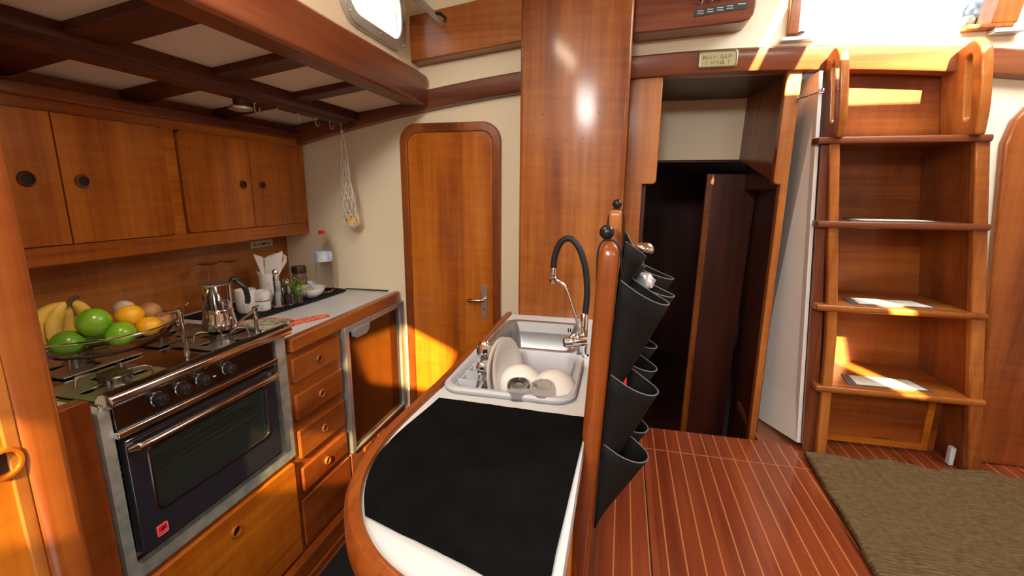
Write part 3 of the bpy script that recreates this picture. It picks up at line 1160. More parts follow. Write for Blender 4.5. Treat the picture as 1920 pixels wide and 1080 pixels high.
# ---------------------------------------------------------------- stove
st = thing('gas_stove', (-1.32, 0.96, 0.53), 'stainless steel gas cooker with glass oven door and four burners', 'stove')
b = MB()
b.box(-1.60, -1.53, 0.70, 1.23, 0.54, 0.90)
b.box(-1.53, -1.09, 0.70, 0.712, 0.54, 0.90)
b.box(-1.53, -1.09, 1.155, 1.20, 0.54, 0.90)
b.box(-1.53, -1.09, 0.70, 1.20, 0.535, 0.56)
b.box(-1.53, -1.09, 0.70, 1.20, 0.850, 0.905)
b.build('body', M['dark_metal'], st)
b = MB()
b.box(-1.60, -1.10, 0.695, 1.245, 0.905, 0.922)
b.build('cooktop', M['cooktop'], st, bevel=0.003)
b = MB()   # raised back and side rims
b.box(-1.612, -1.60, 0.69, 1.25, 0.905, 0.948)
b.box(-1.612, -1.08, 0.685, 0.695, 0.905, 0.940)
b.box(-1.612, -1.08, 1.245, 1.255, 0.905, 0.940)
b.build('rim', M['polished'], st, bevel=0.002)
b = MB()   # front rounded rail
rp_ = [(-1.105, 0.922), (-1.098, 0.950), (-1.085, 0.964), (-1.068, 0.968), (-1.052, 0.960), (-1.047, 0.945), (-1.055, 0.933), (-1.075, 0.925)]
b.loft([[(x, y, z) for x, z in rp_] for y in (0.690, 1.258)])
b.build('front_rail', M['polished'], st, bevel=0.004, seg=3)
b = MB()   # sloping control fascia
b.loft([[(-1.085, y, 0.872), (-1.062, y, 0.872), (-1.066, y, 0.938), (-1.085, y, 0.938)] for y in (0.700, 1.178)])
cp = b.build('control_panel', mat('fascia steel', (0.13, 0.13, 0.15), 0.20, 1.0), st, bevel=0.002)
b = MB()
b.box(-1.085, -1.052, 0.695, 1.185, 0.858, 0.874)
b.build('lower_strip', M['polished'], st, bevel=0.003)
for y in (0.800, 0.862, 0.920, 1.003):
    b = MB()
    tf = Matrix.Rotation(pi / 2, 4, 'Y')
    b.lathe([(0.0165, 0), (0.0165, 0.004), (0.013, 0.005), (0.013, 0.020), (0.011, 0.024), (0.001, 0.024)], (-1.064, y, 0.908), 24, tf=tf)
    k = b.build('knob', M['black'], cp)
    b = MB()
    b.lathe([(0.018, 0), (0.018, 0.002), (0.0168, 0.003)], (-1.065, y, 0.908), 24, tf=tf)
    b.build('bezel', M['polished'], k)
    MB().box(-1.042, -1.0395, y - 0.002, y + 0.002, 0.908, 0.920).build('pointer', M['polished'], k)
b = MB()
b.box(-1.064, -1.061, 0.955, 0.962, 0.900, 0.903)
b.build('print_mark', M['pale_ink'], cp)
# oven door
od = MB().ring(rrect(0.704, 1.160, 0.558, 0.850, 0.006, 6), rrect(0.752, 1.118, 0.640, 0.812, 0.020, 6), 'x', -1.075, -1.052).build('oven_door', M['dark_metal'], st, bevel=0.003)
MB().prism(rrect(0.750, 1.120, 0.638, 0.814, 0.020, 6), 'x', -1.066, -1.060).build('oven_window', M['oven_glass'], od)
MB().ring(rrect(0.749, 1.121, 0.637, 0.815, 0.021, 6), rrect(0.753, 1.117, 0.641, 0.811, 0.019, 6), 'x', -1.053, -1.0495).build('window_bead', M['polished'], od)
b = MB()
b.tube([(-1.052, 0.716, 0.826), (-1.030, 0.722, 0.832), (-1.024, 0.745, 0.834), (-1.024, 1.125, 0.834), (-1.030, 1.148, 0.832), (-1.052, 1.154, 0.826)], 0.0085, 12)
b.build('door_handle', M['polished'], od)
b = MB()
for z in (0.838, 0.848):
    b.box(-1.053, -1.049, 0.706, 1.158, z, z + 0.003)
b.build('trim_line', M['polished'], od)
b = MB()
b.prism(rrect(0.738, 0.766, 0.576, 0.604, 0.003, 4), 'x', -1.0525, -1.0495)
bd = b.build('badge', M['red'], od)
b = MB()
b.tube([(-1.0493, u, v) for u, v in rrect(0.7395, 0.7645, 0.5775, 0.6025, 0.003, 3)], 0.0008, 6, closed=True)
b.box(-1.0497, -1.0488, 0.741, 0.763, 0.5835, 0.5845)
b.build('badge_border', mat('pale red', (0.8, 0.35, 0.35), 0.4), bd)
b = MB()
b.prism([(0.7475, 0.592), (0.752, 0.597), (0.756, 0.5935), (0.760, 0.5965), (0.757, 0.589), (0.752, 0.5885), (0.749, 0.5865)], 'x', -1.0497, -1.0488)
b.build('badge_mark', M['dark_metal'], bd)
# oven shelf and liner
b = MB()
for k in range(14):
    x = -1.50 + k * 0.03
    b.tube([(x, 0.715, 0.715), (x, 1.152, 0.715)], 0.0018, 6)
b.tube([(-1.085, 0.715, 0.715), (-1.085, 1.152, 0.715)], 0.0025, 6)
b.build('oven_shelf', M['polished'], st)
MB().box(-1.525, -1.50, 0.85, 0.97, 0.60, 0.70).build('oven_plate', M['galv'], st)


def burner(x, y, r, tag_='burner'):
    b = MB()
    b.lathe([(r * 1.25, 0.922), (r * 1.2, 0.927), (r * 0.95, 0.929), (r * 0.9, 0.944), (r * 0.98, 0.947), (r, 0.951), (r * 0.82, 0.954), (r * 0.3, 0.955), (0.001, 0.955)], (x, y, 0), 28)
    o = b.build(tag_, M['cast'], st)
    b = MB()
    for k in range(14):
        a = 2 * pi * k / 14
        b.box(-0.0015, 0.0015, -0.003, 0.003, -0.004, 0.004, tf=Matrix.Translation((x + cos(a) * r * 0.93, y + sin(a) * r * 0.93, 0.939)) @ Matrix.Rotation(a, 4, 'Z'))
    b.build('flame_port', M['dark_metal'], o)


for x, y, r in ((-1.215, 0.820, 0.036), (-1.245, 1.168, 0.036), (-1.45, 0.90, 0.030), (-1.47, 1.14, 0.030)):
    burner(x, y, r)
# pressed spill plates with slots radiating from each burner, and pan prongs
SPILL = mat('spill plate', (0.78, 0.82, 0.74), 0.34, 1.0)
for x, y in ((-1.215, 0.820), (-1.245, 1.168), (-1.46, 0.90), (-1.46, 1.15)):
    out_, in_ = [], []
    for k in range(96):
        a = 2 * pi * k / 96
        q = 0.100 / max(abs(cos(a)), abs(sin(a)))
        out_.append((x + q * cos(a), y + q * sin(a)))
        # distance along the nearest slot axis
        da = abs(((a + pi / 4) % (pi / 2)) - pi / 4)
        rs = 0.034
        if da < 0.26:
            rs = max(rs, min(0.080, 0.014 / max(sin(da), 0.05)))
        in_.append((x + rs * cos(a), y + rs * sin(a)))
    b = MB()
    b.ring(out_, in_, 'z', 0.9262, 0.9292)
    b.build('spill_plate', SPILL, st)
    for k in range(4):
        a = pi / 4 + k * pi / 2
        b = MB()
        b.tube([(x + 0.026 * cos(a), y + 0.026 * sin(a), 0.957), (x + 0.060 * cos(a), y + 0.060 * sin(a), 0.959), (x + 0.072 * cos(a), y + 0.072 * sin(a), 0.954), (x + 0.078 * cos(a), y + 0.078 * sin(a), 0.928)], 0.0035, 8)
        b.build('pan_prong', M['cast'], st)
# sea rail posts with pan clamps
for (x, y, h, arms) in ((-1.245, 1.040, 0.125, ((-0.02, -0.050, -0.006), (-0.05, 0.07, 0.004))), (-1.170, 1.236, 0.085, ((0.05, -0.155, -0.03), (-0.03, 0.05, 0.0)))):
    b = MB()
    b.lathe([(0.010, 0.922), (0.010, 0.930), (0.0062, 0.934), (0.0062, 0.922 + h), (0.009, 0.924 + h), (0.009, 0.934 + h), (0.003, 0.940 + h)], (x, y, 0), 16)
    pst = b.build('clamp_post', M['polished'], st)
    b = MB()
    for ax_, ay_, az_ in arms:
        b.tube([(x, y, 0.928 + h), (x + ax_ * 0.5, y + ay_ * 0.5, 0.932 + h + az_ * 0.4), (x + ax_, y + ay_, 0.928 + h + az_)], [0.0045, 0.0038, 0.0028], 8)
    b.build('clamp_arm', M['polished'], pst)
b = MB()
b.tube(catmull([(-1.245, 1.04, 0.965), (-1.33, 1.09, 0.985), (-1.42, 1.16, 0.995)], 6), 0.003, 8)
b.build('clamp_rod', M['polished'], st)

# ---------------------------------------------------------------- hooks under the beam
hook0 = None
for k, (y, lab) in enumerate(((1.462, 'nearest the round lamp, first of the row'), (1.575, 'second from the round lamp'), (1.69, 'third from the round lamp'), (1.80, 'fourth from the round lamp'), (1.90, 'beside the net bag, fifth in the row'), (1.985, 'holding the string net bag'))):
    label = 'small metal cup hook under the dark beam, ' + lab
    if hook0 is None:
        b = MB()
        pts = [(0, 0, 0.0), (0, 0, -0.016)] + [(0.0, 0.011 - 0.011 * cos(a), -0.016 - 0.011 * sin(a) - 0.006) for a in [pi * j / 8 for j in range(9)]] + [(0, 0.024, -0.012)]
        b.tube(pts, 0.0017, 8)
        b.lathe([(0.006, -0.003), (0.006, 0.0005)], (0, 0, 0), 12)
        hook0 = b.build('cup_hook', M['alu'], origin=(0, 0, 0))
        hook0.location = (xc - 0.028, y, 1.7035)
        tag(hook0, label, 'hook', 'cup hooks under the beam')
    else:
        dup(hook0, (xc - 0.028, y, 1.7035), label)
# round lamp next to the hooks
lp_ = thing('ceiling_spotlight', (xc - 0.03, 1.40, 1.62), 'small round metal lamp fixed under the dark beam above the stove', 'lamp')
MB().lathe([(0.020, 1.680), (0.022, 1.695), (0.022, 1.708)], (xc - 0.03, 1.40, 0), 20).build('base', W['drkz'], lp_)
MB().lathe([(0.030, 1.668), (0.037, 1.670), (0.038, 1.678), (0.030, 1.683), (0.018, 1.684)], (xc - 0.03, 1.40, 0), 28).build('bezel', M['steel'], lp_)
MB().lathe([(0.002, 1.664), (0.018, 1.665), (0.030, 1.669), (0.028, 1.675)], (xc - 0.03, 1.40, 0), 28).build('lens', M['galv'], lp_)

# net bag with its lemon
nb = thing('net_bag', (-1.292, 1.985, 1.23), 'cream cotton net bag hanging from the last hook under the beam', 'bag')
hx, hy, hz = -1.292, 1.990, 1.684


def bagp(t, a, grow=1.0):
    """surface of the bag: t 0 top .. 1 bottom"""
    z = 1.545 - 0.320 * t
    r = 0.012 + 0.030 * t ** 0.8 if t < 0.86 else (0.0385 * sqrt(max(0.0, 1 - ((t - 0.86) / 0.14) ** 2)) + 0.002)
    return Vector((hx + 0.030 * t + r * cos(a) * grow, hy - 0.01 + r * sin(a) * 0.8 * grow, z))


b = MB()
for k in range(9):
    for sgn in (1, -1):
        b.tube([bagp(j / 20, 2 * pi * k / 9 + sgn * j * 0.16) for j in range(21)], 0.0023, 6)
for j in range(3, 20, 2):
    b.tube([bagp(j / 20, 2 * pi * q / 14) for q in range(14)], 0.0015, 6, closed=True)
b.build('netting', M['rope'], nb)
b = MB()
for s in (-1, 1):
    b.tube(catmull([(hx, hy, hz - 0.004), (hx + 0.004 + s * 0.006, hy - 0.003, 1.63), (hx + 0.010 + s * 0.013, hy - 0.008, 1.55), (hx + 0.012 + s * 0.016, hy - 0.010, 1.51), (hx + 0.016 + s * 0.018, hy - 0.01, 1.47)], 5), 0.0040, 8)
b.build('strap', M['rope'], nb)
b = MB()
b.ball((hx + 0.030, hy - 0.008, 1.256), 0.030, 20, (1.0, 0.9, 0.9))
tag(b.build('lemon', M['lemon']), 'yellow lemon at the bottom of the hanging net bag', 'lemon')

# ---------------------------------------------------------------- fruit bowl
fb = thing('fruit_bowl', (-1.385, 0.925, 0.955), 'shallow clear glass bowl of fruit standing on the stove', 'bowl')
b = MB()
pr = [(0.002, 0.962), (0.075, 0.962), (0.090, 0.965), (0.130, 0.980), (0.155, 1.003), (0.170, 1.028), (0.172, 1.031), (0.169, 1.032), (0.152, 1.008), (0.127, 0.986), (0.09, 0.971), (0.002, 0.967)]
b.lathe(pr, (-1.385, 0.925, 0), 48)
b.build('basin', M['thin_glass'], fb)
b = MB()
b.tube([(-1.385 + 0.171 * cos(a), 0.925 + 0.171 * sin(a), 1.031) for a in [2 * pi * k / 48 for k in range(48)]], 0.0028, 8, closed=True)
b.build('rim', M['glass'], fb)


def fruit(name, c, r, sc, m, label, cat, group=None, rot=0.0, tip=0.0, jit=0.04):
    b = MB()
    tf = Matrix.Rotation(rot, 4, 'Z')
    b.ball((0, 0, 0), r, 24, sc, tf=tf, jit=jit)
    if tip:
        b.lathe([(r * 0.35, 0), (r * 0.18, r * 0.10), (r * 0.10, r * 0.16)], (0, 0, 0), 12, tf=tf @ Matrix.Translation((r * sc[0] * 0.93, 0, 0)) @ Matrix.Rotation(pi / 2, 4, 'Y'))
    b.v = [(v[0] + c[0], v[1] + c[1], v[2] + c[2]) for v in b.v]
    return tag(b.build(name, m), label, cat, group)


g = 'green fruits in the glass bowl'
fruit('green_citrus', (-1.375, 0.832, 1.010), 0.038, (0.98, 0.98, 0.88), M['lime2'], 'dark green fruit with a crease, leftmost in the glass bowl', 'fruit', g, 0.6)
fruit('green_citrus', (-1.345, 0.880, 1.056), 0.039, (0.98, 0.98, 0.96), M['lime'], 'largest bright green fruit, topmost in the glass bowl', 'fruit', g, 1.2)
fruit('green_citrus', (-1.315, 0.918, 1.014), 0.036, (0.98, 0.98, 0.95), M['lime'], 'bright green fruit right of centre by the bowl rim', 'fruit', g, 0.3)
fruit('green_citrus', (-1.43, 0.93, 0.995), 0.034, (1.0, 1.0, 0.9), M['lime2'], 'small green fruit half hidden under the topmost green one', 'fruit', g, 0.3)
fruit('lemon', (-1.345, 0.972, 1.050), 0.032, (1.08, 0.96, 0.94), M['lemon'], 'yellow lemon, upper of the two in the glass bowl', 'lemon', None, 1.3, 1)
fruit('lemon', (-1.310, 0.995, 1.014), 0.030, (1.10, 0.95, 0.94), M['lemon'], 'yellow lemon, lower of the two near the bowl rim', 'lemon', None, 1.2, 1)
fruit('onion', (-1.385, 1.058, 1.036), 0.032, (1, 1, 0.92), M['onion'], 'brown onion, upper one at the right end of the bowl', 'onion', None)
fruit('onion', (-1.345, 1.062, 1.008), 0.029, (1, 1, 0.95), M['onion'], 'brown onion, lower one at the right end of the bowl', 'onion', None)
fruit('garlic_bulb', (-1.450, 1.035, 1.050), 0.026, (1.1, 1, 0.85), M['garlic'], 'pale garlic bulb behind the lemons in the bowl', 'garlic')
bn = thing('banana_bunch', (-1.46, 0.90, 1.0), 'bunch of ripe yellow bananas at the back of the bowl', 'bananas')
stem = Vector((-1.430, 0.882, 1.108))
for k, (dx, dy, l) in enumerate(((-0.035, -0.050, 1.0), (-0.012, -0.028, 1.0), (-0.03, 0.006, 1.0), (-0.012, 0.040, 0.95))):
    b = MB()
    p0 = stem + Vector((0.0, 0.003 * k - 0.004, -0.006))
    pts = catmull([p0, p0 + Vector((dx * 0.55, dy * 0.5, -0.012)), p0 + Vector((dx * 1.0, dy * 1.0, -0.045)), p0 + Vector((dx * 1.0, dy * 1.1, -0.085)), p0 + Vector((dx * 0.6, dy * 0.9, -0.115))], 5)
    m_ = len(pts)
    b.tube(pts, [0.005 + 0.013 * min(1, i / 7) if i < m_ - 5 else 0.018 - 0.0030 * (i - (m_ - 6)) for i in range(m_)], 10)
    b.build('banana', M['banana'], bn)
MB().tube([stem + Vector((0, 0, -0.010)), stem + Vector((0.006, 0.010, 0.004)), stem + Vector((0.012, 0.022, 0.010))], [0.008, 0.006, 0.005], 10).build('stalk', M['banana_tip'], bn)

# ---------------------------------------------------------------- moka pot
mk = thing('moka_pot', (-1.250, 1.172, 0.960), 'steel moka coffee pot with black handle on the stove burner', 'coffee pot')
cx, cy = -1.250, 1.172


def facet(nf, amt):
    return lambda a, z: amt * cos(a * nf)


b = MB()
b.lathe([(0.040, 0.960), (0.048, 0.963), (0.049, 0.985), (0.042, 1.015), (0.041, 1.020)], (cx, cy, 0), 40)
b.build('water_chamber', M['polished'], mk)
MB().lathe([(0.042, 1.018), (0.0435, 1.019), (0.0435, 1.026), (0.042, 1.027)], (cx, cy, 0), 40).build('collar', M['chrome'], mk)
b = MB()
b.lathe([(0.039, 1.026), (0.041, 1.030), (0.0428, 1.105), (0.0438, 1.108), (0.041, 1.108)], (cx, cy, 0), 40)
b.loft([[Vector((cx, cy, 0)) + Vector((-0.040 - e, w_, z)) for w_, z in ((-0.016, 1.095), (0.016, 1.095), (0.005, 1.108), (-0.005, 1.108))] for e in (0.0, 0.012)])
b.build('pot_body', M['polished'], mk)
b = MB()
b.lathe([(0.046, 1.107), (0.046, 1.111), (0.030, 1.117), (0.008, 1.120), (0.001, 1.120)], (cx, cy, 0), 40)
b.build('lid', M['steel'], mk)
hd = Vector((0.70, 0.72, 0)).normalized()
c0 = Vector((cx, cy, 0))
b = MB()
b.tube(catmull([c0 + hd * 0.040 + Vector((0, 0, 1.108)), c0 + hd * 0.054 + Vector((0, 0, 1.120)), c0 + hd * 0.064 + Vector((0, 0, 1.106)), c0 + hd * 0.080 + Vector((0, 0, 1.088)), c0 + hd * 0.086 + Vector((0, 0, 1.060)), c0 + hd * 0.084 + Vector((0, 0, 1.034))], 5), [0.006, 0.009] + [0.0115] * 23 + [0.009], 12, flat=0.75)
b.build('handle', M['black'], mk)
b = MB()
b.lathe([(0.008, 0), (0.008, 0.006), (0.004, 0.008)], (0, 0, 0), 14, tf=Matrix.Rotation(pi / 2, 4, 'Y'))
b.v = [(v[0] + cx + 0.040, v[1] + cy + 0.004, v[2] + 0.995) for v in b.v]
b.build('safety_valve', M['chrome'], mk)

# ---------------------------------------------------------------- tray of crockery on the worktop
b = MB()
zt = 0.9008
poly = [(-1.685, 1.40), (-1.40, 1.40), (-1.375, 1.53), (-1.352, 1.80), (-1.345, 2.00), (-1.36, 2.045), (-1.40, 2.065), (-1.685, 2.065)]
pp = [(v.x, v.y) for v in catmull([Vector((a, c, 0)) for a, c in poly], 1, True)]
b.prism(pp, 'z', zt, zt + 0.004)
tag(b.build('serving_mat', M['mat'], bevel=0.001), 'dark mat under the crockery on the white worktop', 'mat')
ZT = zt + 0.0045


def wineglass(x, y, label):
    t = thing('wine_glass', (x, y, ZT), label, 'glass', 'upturned wine glasses on the worktop')
    b = MB()
    b.lathe([(0.029, ZT), (0.034, ZT + 0.03), (0.038, ZT + 0.055), (0.034, ZT + 0.085), (0.016, ZT + 0.108), (0.005, ZT + 0.116), (0.0035, ZT + 0.118),
             (0.004, ZT + 0.114), (0.014, ZT + 0.105), (0.032, ZT + 0.083), (0.036, ZT + 0.055), (0.032, ZT + 0.03), (0.0275, ZT + 0.0005)], (x, y, 0), 28)
    b.build('cup', M['thin_glass'], t)
    MB().lathe([(0.0035, ZT + 0.116), (0.003, ZT + 0.15), (0.0035, ZT + 0.198), (0.006, ZT + 0.202)], (x, y, 0), 12).build('stem', M['glass'], t)
    b = MB()
    b.lathe([(0.004, ZT + 0.200), (0.020, ZT + 0.203), (0.036, ZT + 0.207), (0.0375, ZT + 0.208), (0.036, ZT + 0.209), (0.004, ZT + 0.205)], (x, y, 0), 32)
    b.build('foot', M['glass'], t)
    return t


wineglass(-1.600, 1.480, 'upturned clear wine glass, left one behind the moka pot')
wineglass(-1.585, 1.565, 'upturned clear wine glass, right one behind the moka pot')


def leafprint(x, y, z, r, parent, ang, hgt=0.022):
    """grey printed sprig wrapped on a cup"""
    b = MB()
    random.seed(int(abs(x * 1e4)) + int(z * 1e3))
    for k in range(9):
        a = ang + random.uniform(-0.33, 0.33)
        zz_ = z + random.uniform(-0.5, 0.5) * hgt
        s = random.uniform(0.0025, 0.0045)
        c = Vector((x + r * cos(a), y + r * sin(a), zz_))
        t1 = Vector((-sin(a), cos(a), 0))
        t2 = Vector((0, 0, 1))
        ph = random.uniform(0, pi)
        u = t1 * cos(ph) + t2 * sin(ph)
        v = -t1 * sin(ph) + t2 * cos(ph)
        nrm = Vector((cos(a), sin(a), 0)) * 0.0006
        q = [c + u * s + nrm, c + v * s * 0.45 + nrm, c - u * s + nrm, c - v * s * 0.45 + nrm]
        b.add(q, [(0, 1, 2, 3)])
    b.build('leaf_print', M['grey_ink'], parent, smooth=False, solid=0.0006)


def cup(name, x, y, z, r, h, label, handle=None, ang=-0.9, cat='cup', group=None):
    t = thing(name, (x, y, z), label, cat, group)
    b = MB()
    b.lathe([(r * 0.78, z), (r * 0.95, z + h * 0.12), (r, z + h * 0.5), (r, z + h * 0.98), (r * 0.97, z + h), (r * 0.91, z + h * 0.98), (r * 0.9, z + h * 0.3), (0.002, z + h * 0.12)], (x, y, 0), 32)
    b.build('cup_body', M['china'], t)
    leafprint(x, y, z + h * 0.5, r * 1.005, t, ang, h * 0.5)
    if handle is not None:
        d = Vector((cos(handle), sin(handle), 0))
        c = Vector((x, y, z))
        b = MB()
        b.tube(catmull([c + d * r * 0.97 + Vector((0, 0, h * 0.82)), c + d * r * 1.45 + Vector((0, 0, h * 0.72)), c + d * r * 1.45 + Vector((0, 0, h * 0.35)), c + d * r * 0.95 + Vector((0, 0, h * 0.22))], 4), 0.0035, 8)
        b.build('handle', M['china'], t)
    return t


cup('mug', -1.500, 1.545, ZT, 0.040, 0.095, 'tall white mug behind the black moka handle', 0.3)
cup('espresso_cup', -1.455, 1.580, ZT, 0.034, 0.042, 'small white cup with grey sprig, lower of the stacked pair', None, group='stacked espresso cups')
cup('espresso_cup', -1.455, 1.580, ZT + 0.0425, 0.034, 0.042, 'small white cup with grey sprig, upper of the stacked pair', None, group='stacked espresso cups')
# upper white mug lying behind
jg = cup('jug', -1.560, 1.745, ZT, 0.040, 0.128, 'tall white china jug with grey sprig holding paper napkins', None, -0.8, 'jug')
# napkins
np_ = thing('paper_napkins', (-1.56, 1.745, 1.02), 'folded white paper napkins fanned out of the white jug', 'napkins')
jt = Vector((-1.560, 1.745, ZT + 0.128))
sd = Vector((0.745, 0.667, 0)).normalized()
nd = Vector((0.667, -0.745, 0)).normalized()
for k, (dep, lean, poly) in enumerate((
        (0.010, -0.10, [(-0.053, 0.090), (-0.012, 0.072), (-0.016, 0.030), (-0.004, 0.0), (-0.010, -0.05), (-0.028, -0.02), (-0.036, 0.02), (-0.045, 0.055)]),
        (0.000, 0.10, [(-0.006, 0.066), (0.015, 0.068), (0.045, 0.083), (0.074, 0.096), (0.076, 0.080), (0.060, 0.0), (0.026, -0.05), (-0.010, -0.05), (-0.008, 0.02)]),
        (-0.014, 0.25, [(0.078, 0.083), (0.093, 0.070), (0.090, 0.045), (0.062, 0.0), (0.024, -0.05), (0.018, -0.04), (0.060, 0.02), (0.076, 0.055)]),
        (0.016, 0.05, [(-0.047, 0.014), (-0.034, 0.006), (-0.012, -0.004), (-0.006, -0.05), (-0.022, -0.03), (-0.042, 0.000)]),
        (-0.010, -0.25, [(-0.020, 0.060), (0.010, 0.075), (0.050, 0.088), (0.050, 0.0), (0.020, -0.05), (-0.010, -0.05)]))):
    b = MB()
    fr_, bk_ = [], []
    for s_, t_ in poly:
        off_ = dep + lean * 0.25 * max(t_, -0.02) + 0.010 * sin(s_ * 60 + k)
        p = jt + sd * (s_ * 0.92) + Vector((0, 0, t_)) + nd * off_
        fr_.append(p)
        bk_.append(p - nd * 0.0015)
    b.loft([fr_, bk_])
    b.build('napkin', M['paper'], np_, smooth=False)

# pepper mill and salt mill of glass
for (x, y, h, lab) in ((-1.440, 1.655, 0.165, 'clear glass salt mill with a domed chrome top beside the stacked cups'), (-1.425, 1.695, 0.118, 'short ribbed glass shaker between salt mill and plant')):
    t = thing('salt_mill', (x, y, ZT), lab, 'shaker')
    b = MB()
    b.lathe([(0.022, ZT), (0.023, ZT + 0.006), (0.019, ZT + h * 0.28), (0.015, ZT + h * 0.45), (0.017, ZT + h * 0.62), (0.012, ZT + h * 0.74)], (x, y, 0), 16, ripple=facet(8, 0.04))
    b.build('glass_body', M['glass'], t)
    MB().lathe([(0.009, ZT + 0.003), (0.009, ZT + h * 0.4)], (x, y, 0), 12).build('filling', M['china'] if h > 0.15 else M['coffee'], t)
    b = MB()
    b.lathe([(0.012, ZT + h * 0.74), (0.014, ZT + h * 0.77), (0.010, ZT + h * 0.82), (0.013, ZT + h * 0.88), (0.013, ZT + h * 0.94), (0.006, ZT + h), (0.001, ZT + h)], (x, y, 0), 20)
    b.build('top', M['chrome'], t)

# small plant in a glass
t = thing('potted_herb', (-1.405, 1.735, ZT), 'small leafy green plant in a clear drinking glass on the mat', 'plant')
x, y = -1.405, 1.735
b = MB()
b.lathe([(0.020, ZT), (0.0215, ZT + 0.004), (0.0255, ZT + 0.052), (0.0243, ZT + 0.052), (0.020, ZT + 0.008), (0.002, ZT + 0.006)], (x, y, 0), 24)
b.build('glass', M['glass'], t)
random.seed(11)
b = MB()
for k in range(70):
    a = random.uniform(0, 2 * pi)
    rr_ = random.uniform(0.0, 0.042)
    z = ZT + 0.055 + random.uniform(0, 0.058) - rr_ * 0.4
    c = Vector((x + rr_ * cos(a), y + rr_ * sin(a) * 1.1, z))
    d = Vector((cos(a) + random.uniform(-0.4, 0.4), sin(a) + random.uniform(-0.4, 0.4), random.uniform(-0.2, 0.8))).normalized()
    s = d.cross(Vector((random.uniform(-0.4, 0.4), random.uniform(-0.4, 0.4), 1))).normalized()
    ln = random.uniform(0.012, 0.020)
    nn_ = s.cross(d) * 0.002
    b.add([c, c + d * ln * 0.5 + s * ln * 0.3, c + d * ln, c + d * ln * 0.5 - s * ln * 0.3, c + d * ln * 0.5 + nn_], [(0, 1, 4), (1, 2, 4), (2, 3, 4), (3, 0, 4)])
o = b.build('foliage', M['leaf'], t, smooth=False)
b = MB()
for k in range(9):
    a = 2 * pi * k / 9
    b.tube([(x + 0.004 * cos(a), y + 0.004 * sin(a), ZT + 0.008), (x + 0.012 * cos(a), y + 0.012 * sin(a), ZT + 0.05), (x + 0.026 * cos(a), y + 0.026 * sin(a), ZT + 0.085)], 0.0012, 5)
b.build('stem', M['leaf'], t)

# coffee jar
t = thing('coffee_jar', (-1.545, 1.935, ZT), 'dark glass jar of instant coffee with brown lid', 'jar')
x, y = -1.545, 1.935
MB().lathe([(0.033, ZT), (0.036, ZT + 0.008), (0.036, ZT + 0.070), (0.030, ZT + 0.092), (0.029, ZT + 0.098)], (x, y, 0), 28).build('glass_body', mat('brown glass', (0.18, 0.09, 0.05), 0.08, coat=0.5), t)
MB().lathe([(0.030, ZT + 0.096), (0.034, ZT + 0.098), (0.034, ZT + 0.124), (0.031, ZT + 0.130), (0.001, ZT + 0.131)], (x, y, 0), 28).build('lid', M['jar_lid'], t)
MB().lathe([(0.0364, ZT + 0.020), (0.0366, ZT + 0.055)], (x, y, 0), 28).build('label', mat('brown label', (0.10, 0.045, 0.03), 0.5), t)

# white bowl of sachets
t = thing('sugar_bowl', (-1.425, 1.855, ZT), 'small white china bowl filled with paper sachets', 'bowl')
x, y = -1.425, 1.855
b = MB()
b.lathe([(0.030, ZT), (0.034, ZT + 0.003), (0.054, ZT + 0.018), (0.065, ZT + 0.040), (0.066, ZT + 0.046), (0.064, ZT + 0.046), (0.060, ZT + 0.038), (0.048, ZT + 0.018), (0.002, ZT + 0.008)], (x, y, 0), 36)
b.build('basin', M['china'], t)
sg = 'paper sachets in the white bowl'
for k, (dx, dy, rz, m_) in enumerate(((-0.015, -0.030, 0.3, 'sachet_y'), (0.0, -0.012, 1.0, 'sachet'), (0.012, 0.010, 0.2, 'sachet'), (-0.012, 0.020, -0.5, 'sachet'), (0.0, 0.036, 0.7, 'sachet'))):
    b = MB()
    tf = Matrix.Translation((x + dx, y + dy, ZT + 0.046)) @ Matrix.Rotation(rz, 4, 'Z') @ Matrix.Rotation(0.5 + 0.2 * k, 4, 'Y')
    b.box(-0.028, 0.028, -0.012, 0.012, -0.0015, 0.0015, tf=tf)
    tag(b.build('sugar_sachet', M[m_], bevel=0.001), ('yellow paper sachet at the left of the white bowl' if k == 0 else 'pale paper sachet lying in the white bowl'), 'sachet', sg if k else None)

# water bottle
t = thing('water_bottle', (-1.430, 1.975, ZT), 'clear plastic water bottle with red cap by the white wall', 'bottle')
x, y = -1.430, 1.975
b = MB()
b.lathe([(0.030, ZT), (0.038, ZT + 0.006), (0.040, ZT + 0.03), (0.037, ZT + 0.05), (0.040, ZT + 0.075), (0.037, ZT + 0.100), (0.040, ZT + 0.120), (0.0395, ZT + 0.15), (0.041, ZT + 0.155), (0.041, ZT + 0.205), (0.039, ZT + 0.225), (0.030, ZT + 0.255), (0.016, ZT + 0.275), (0.0125, ZT + 0.280), (0.0125, ZT + 0.290)], (x, y, 0), 36)
b.build('bottle_body', M['plastic_clear'], t)
MB().lathe([(0.0145, ZT + 0.288), (0.0148, ZT + 0.290), (0.0148, ZT + 0.305), (0.001, ZT + 0.306)], (x, y, 0), 24).build('cap', M['red'], t)
b = MB()
b.lathe([(0.0414, ZT + 0.156), (0.0416, ZT + 0.158), (0.0416, ZT + 0.205), (0.0414, ZT + 0.206)], (x, y, 0), 36)
b.f = [f for f in b.f if len(f) == 4]
b.build('label', M['label'], t)

# phone-like black holder and cable on the counter by the wall
b = MB()
b.tube(catmull([(-1.37, 2.052, ZT + 0.002), (-1.33, 2.062, 0.906), (-1.24, 2.070, 0.9045), (-1.14, 2.074, 0.9045)], 6), 0.0035, 8)
tag(b.build('cable', M['black']), 'thin black cable along the back edge of the white worktop', 'cable')

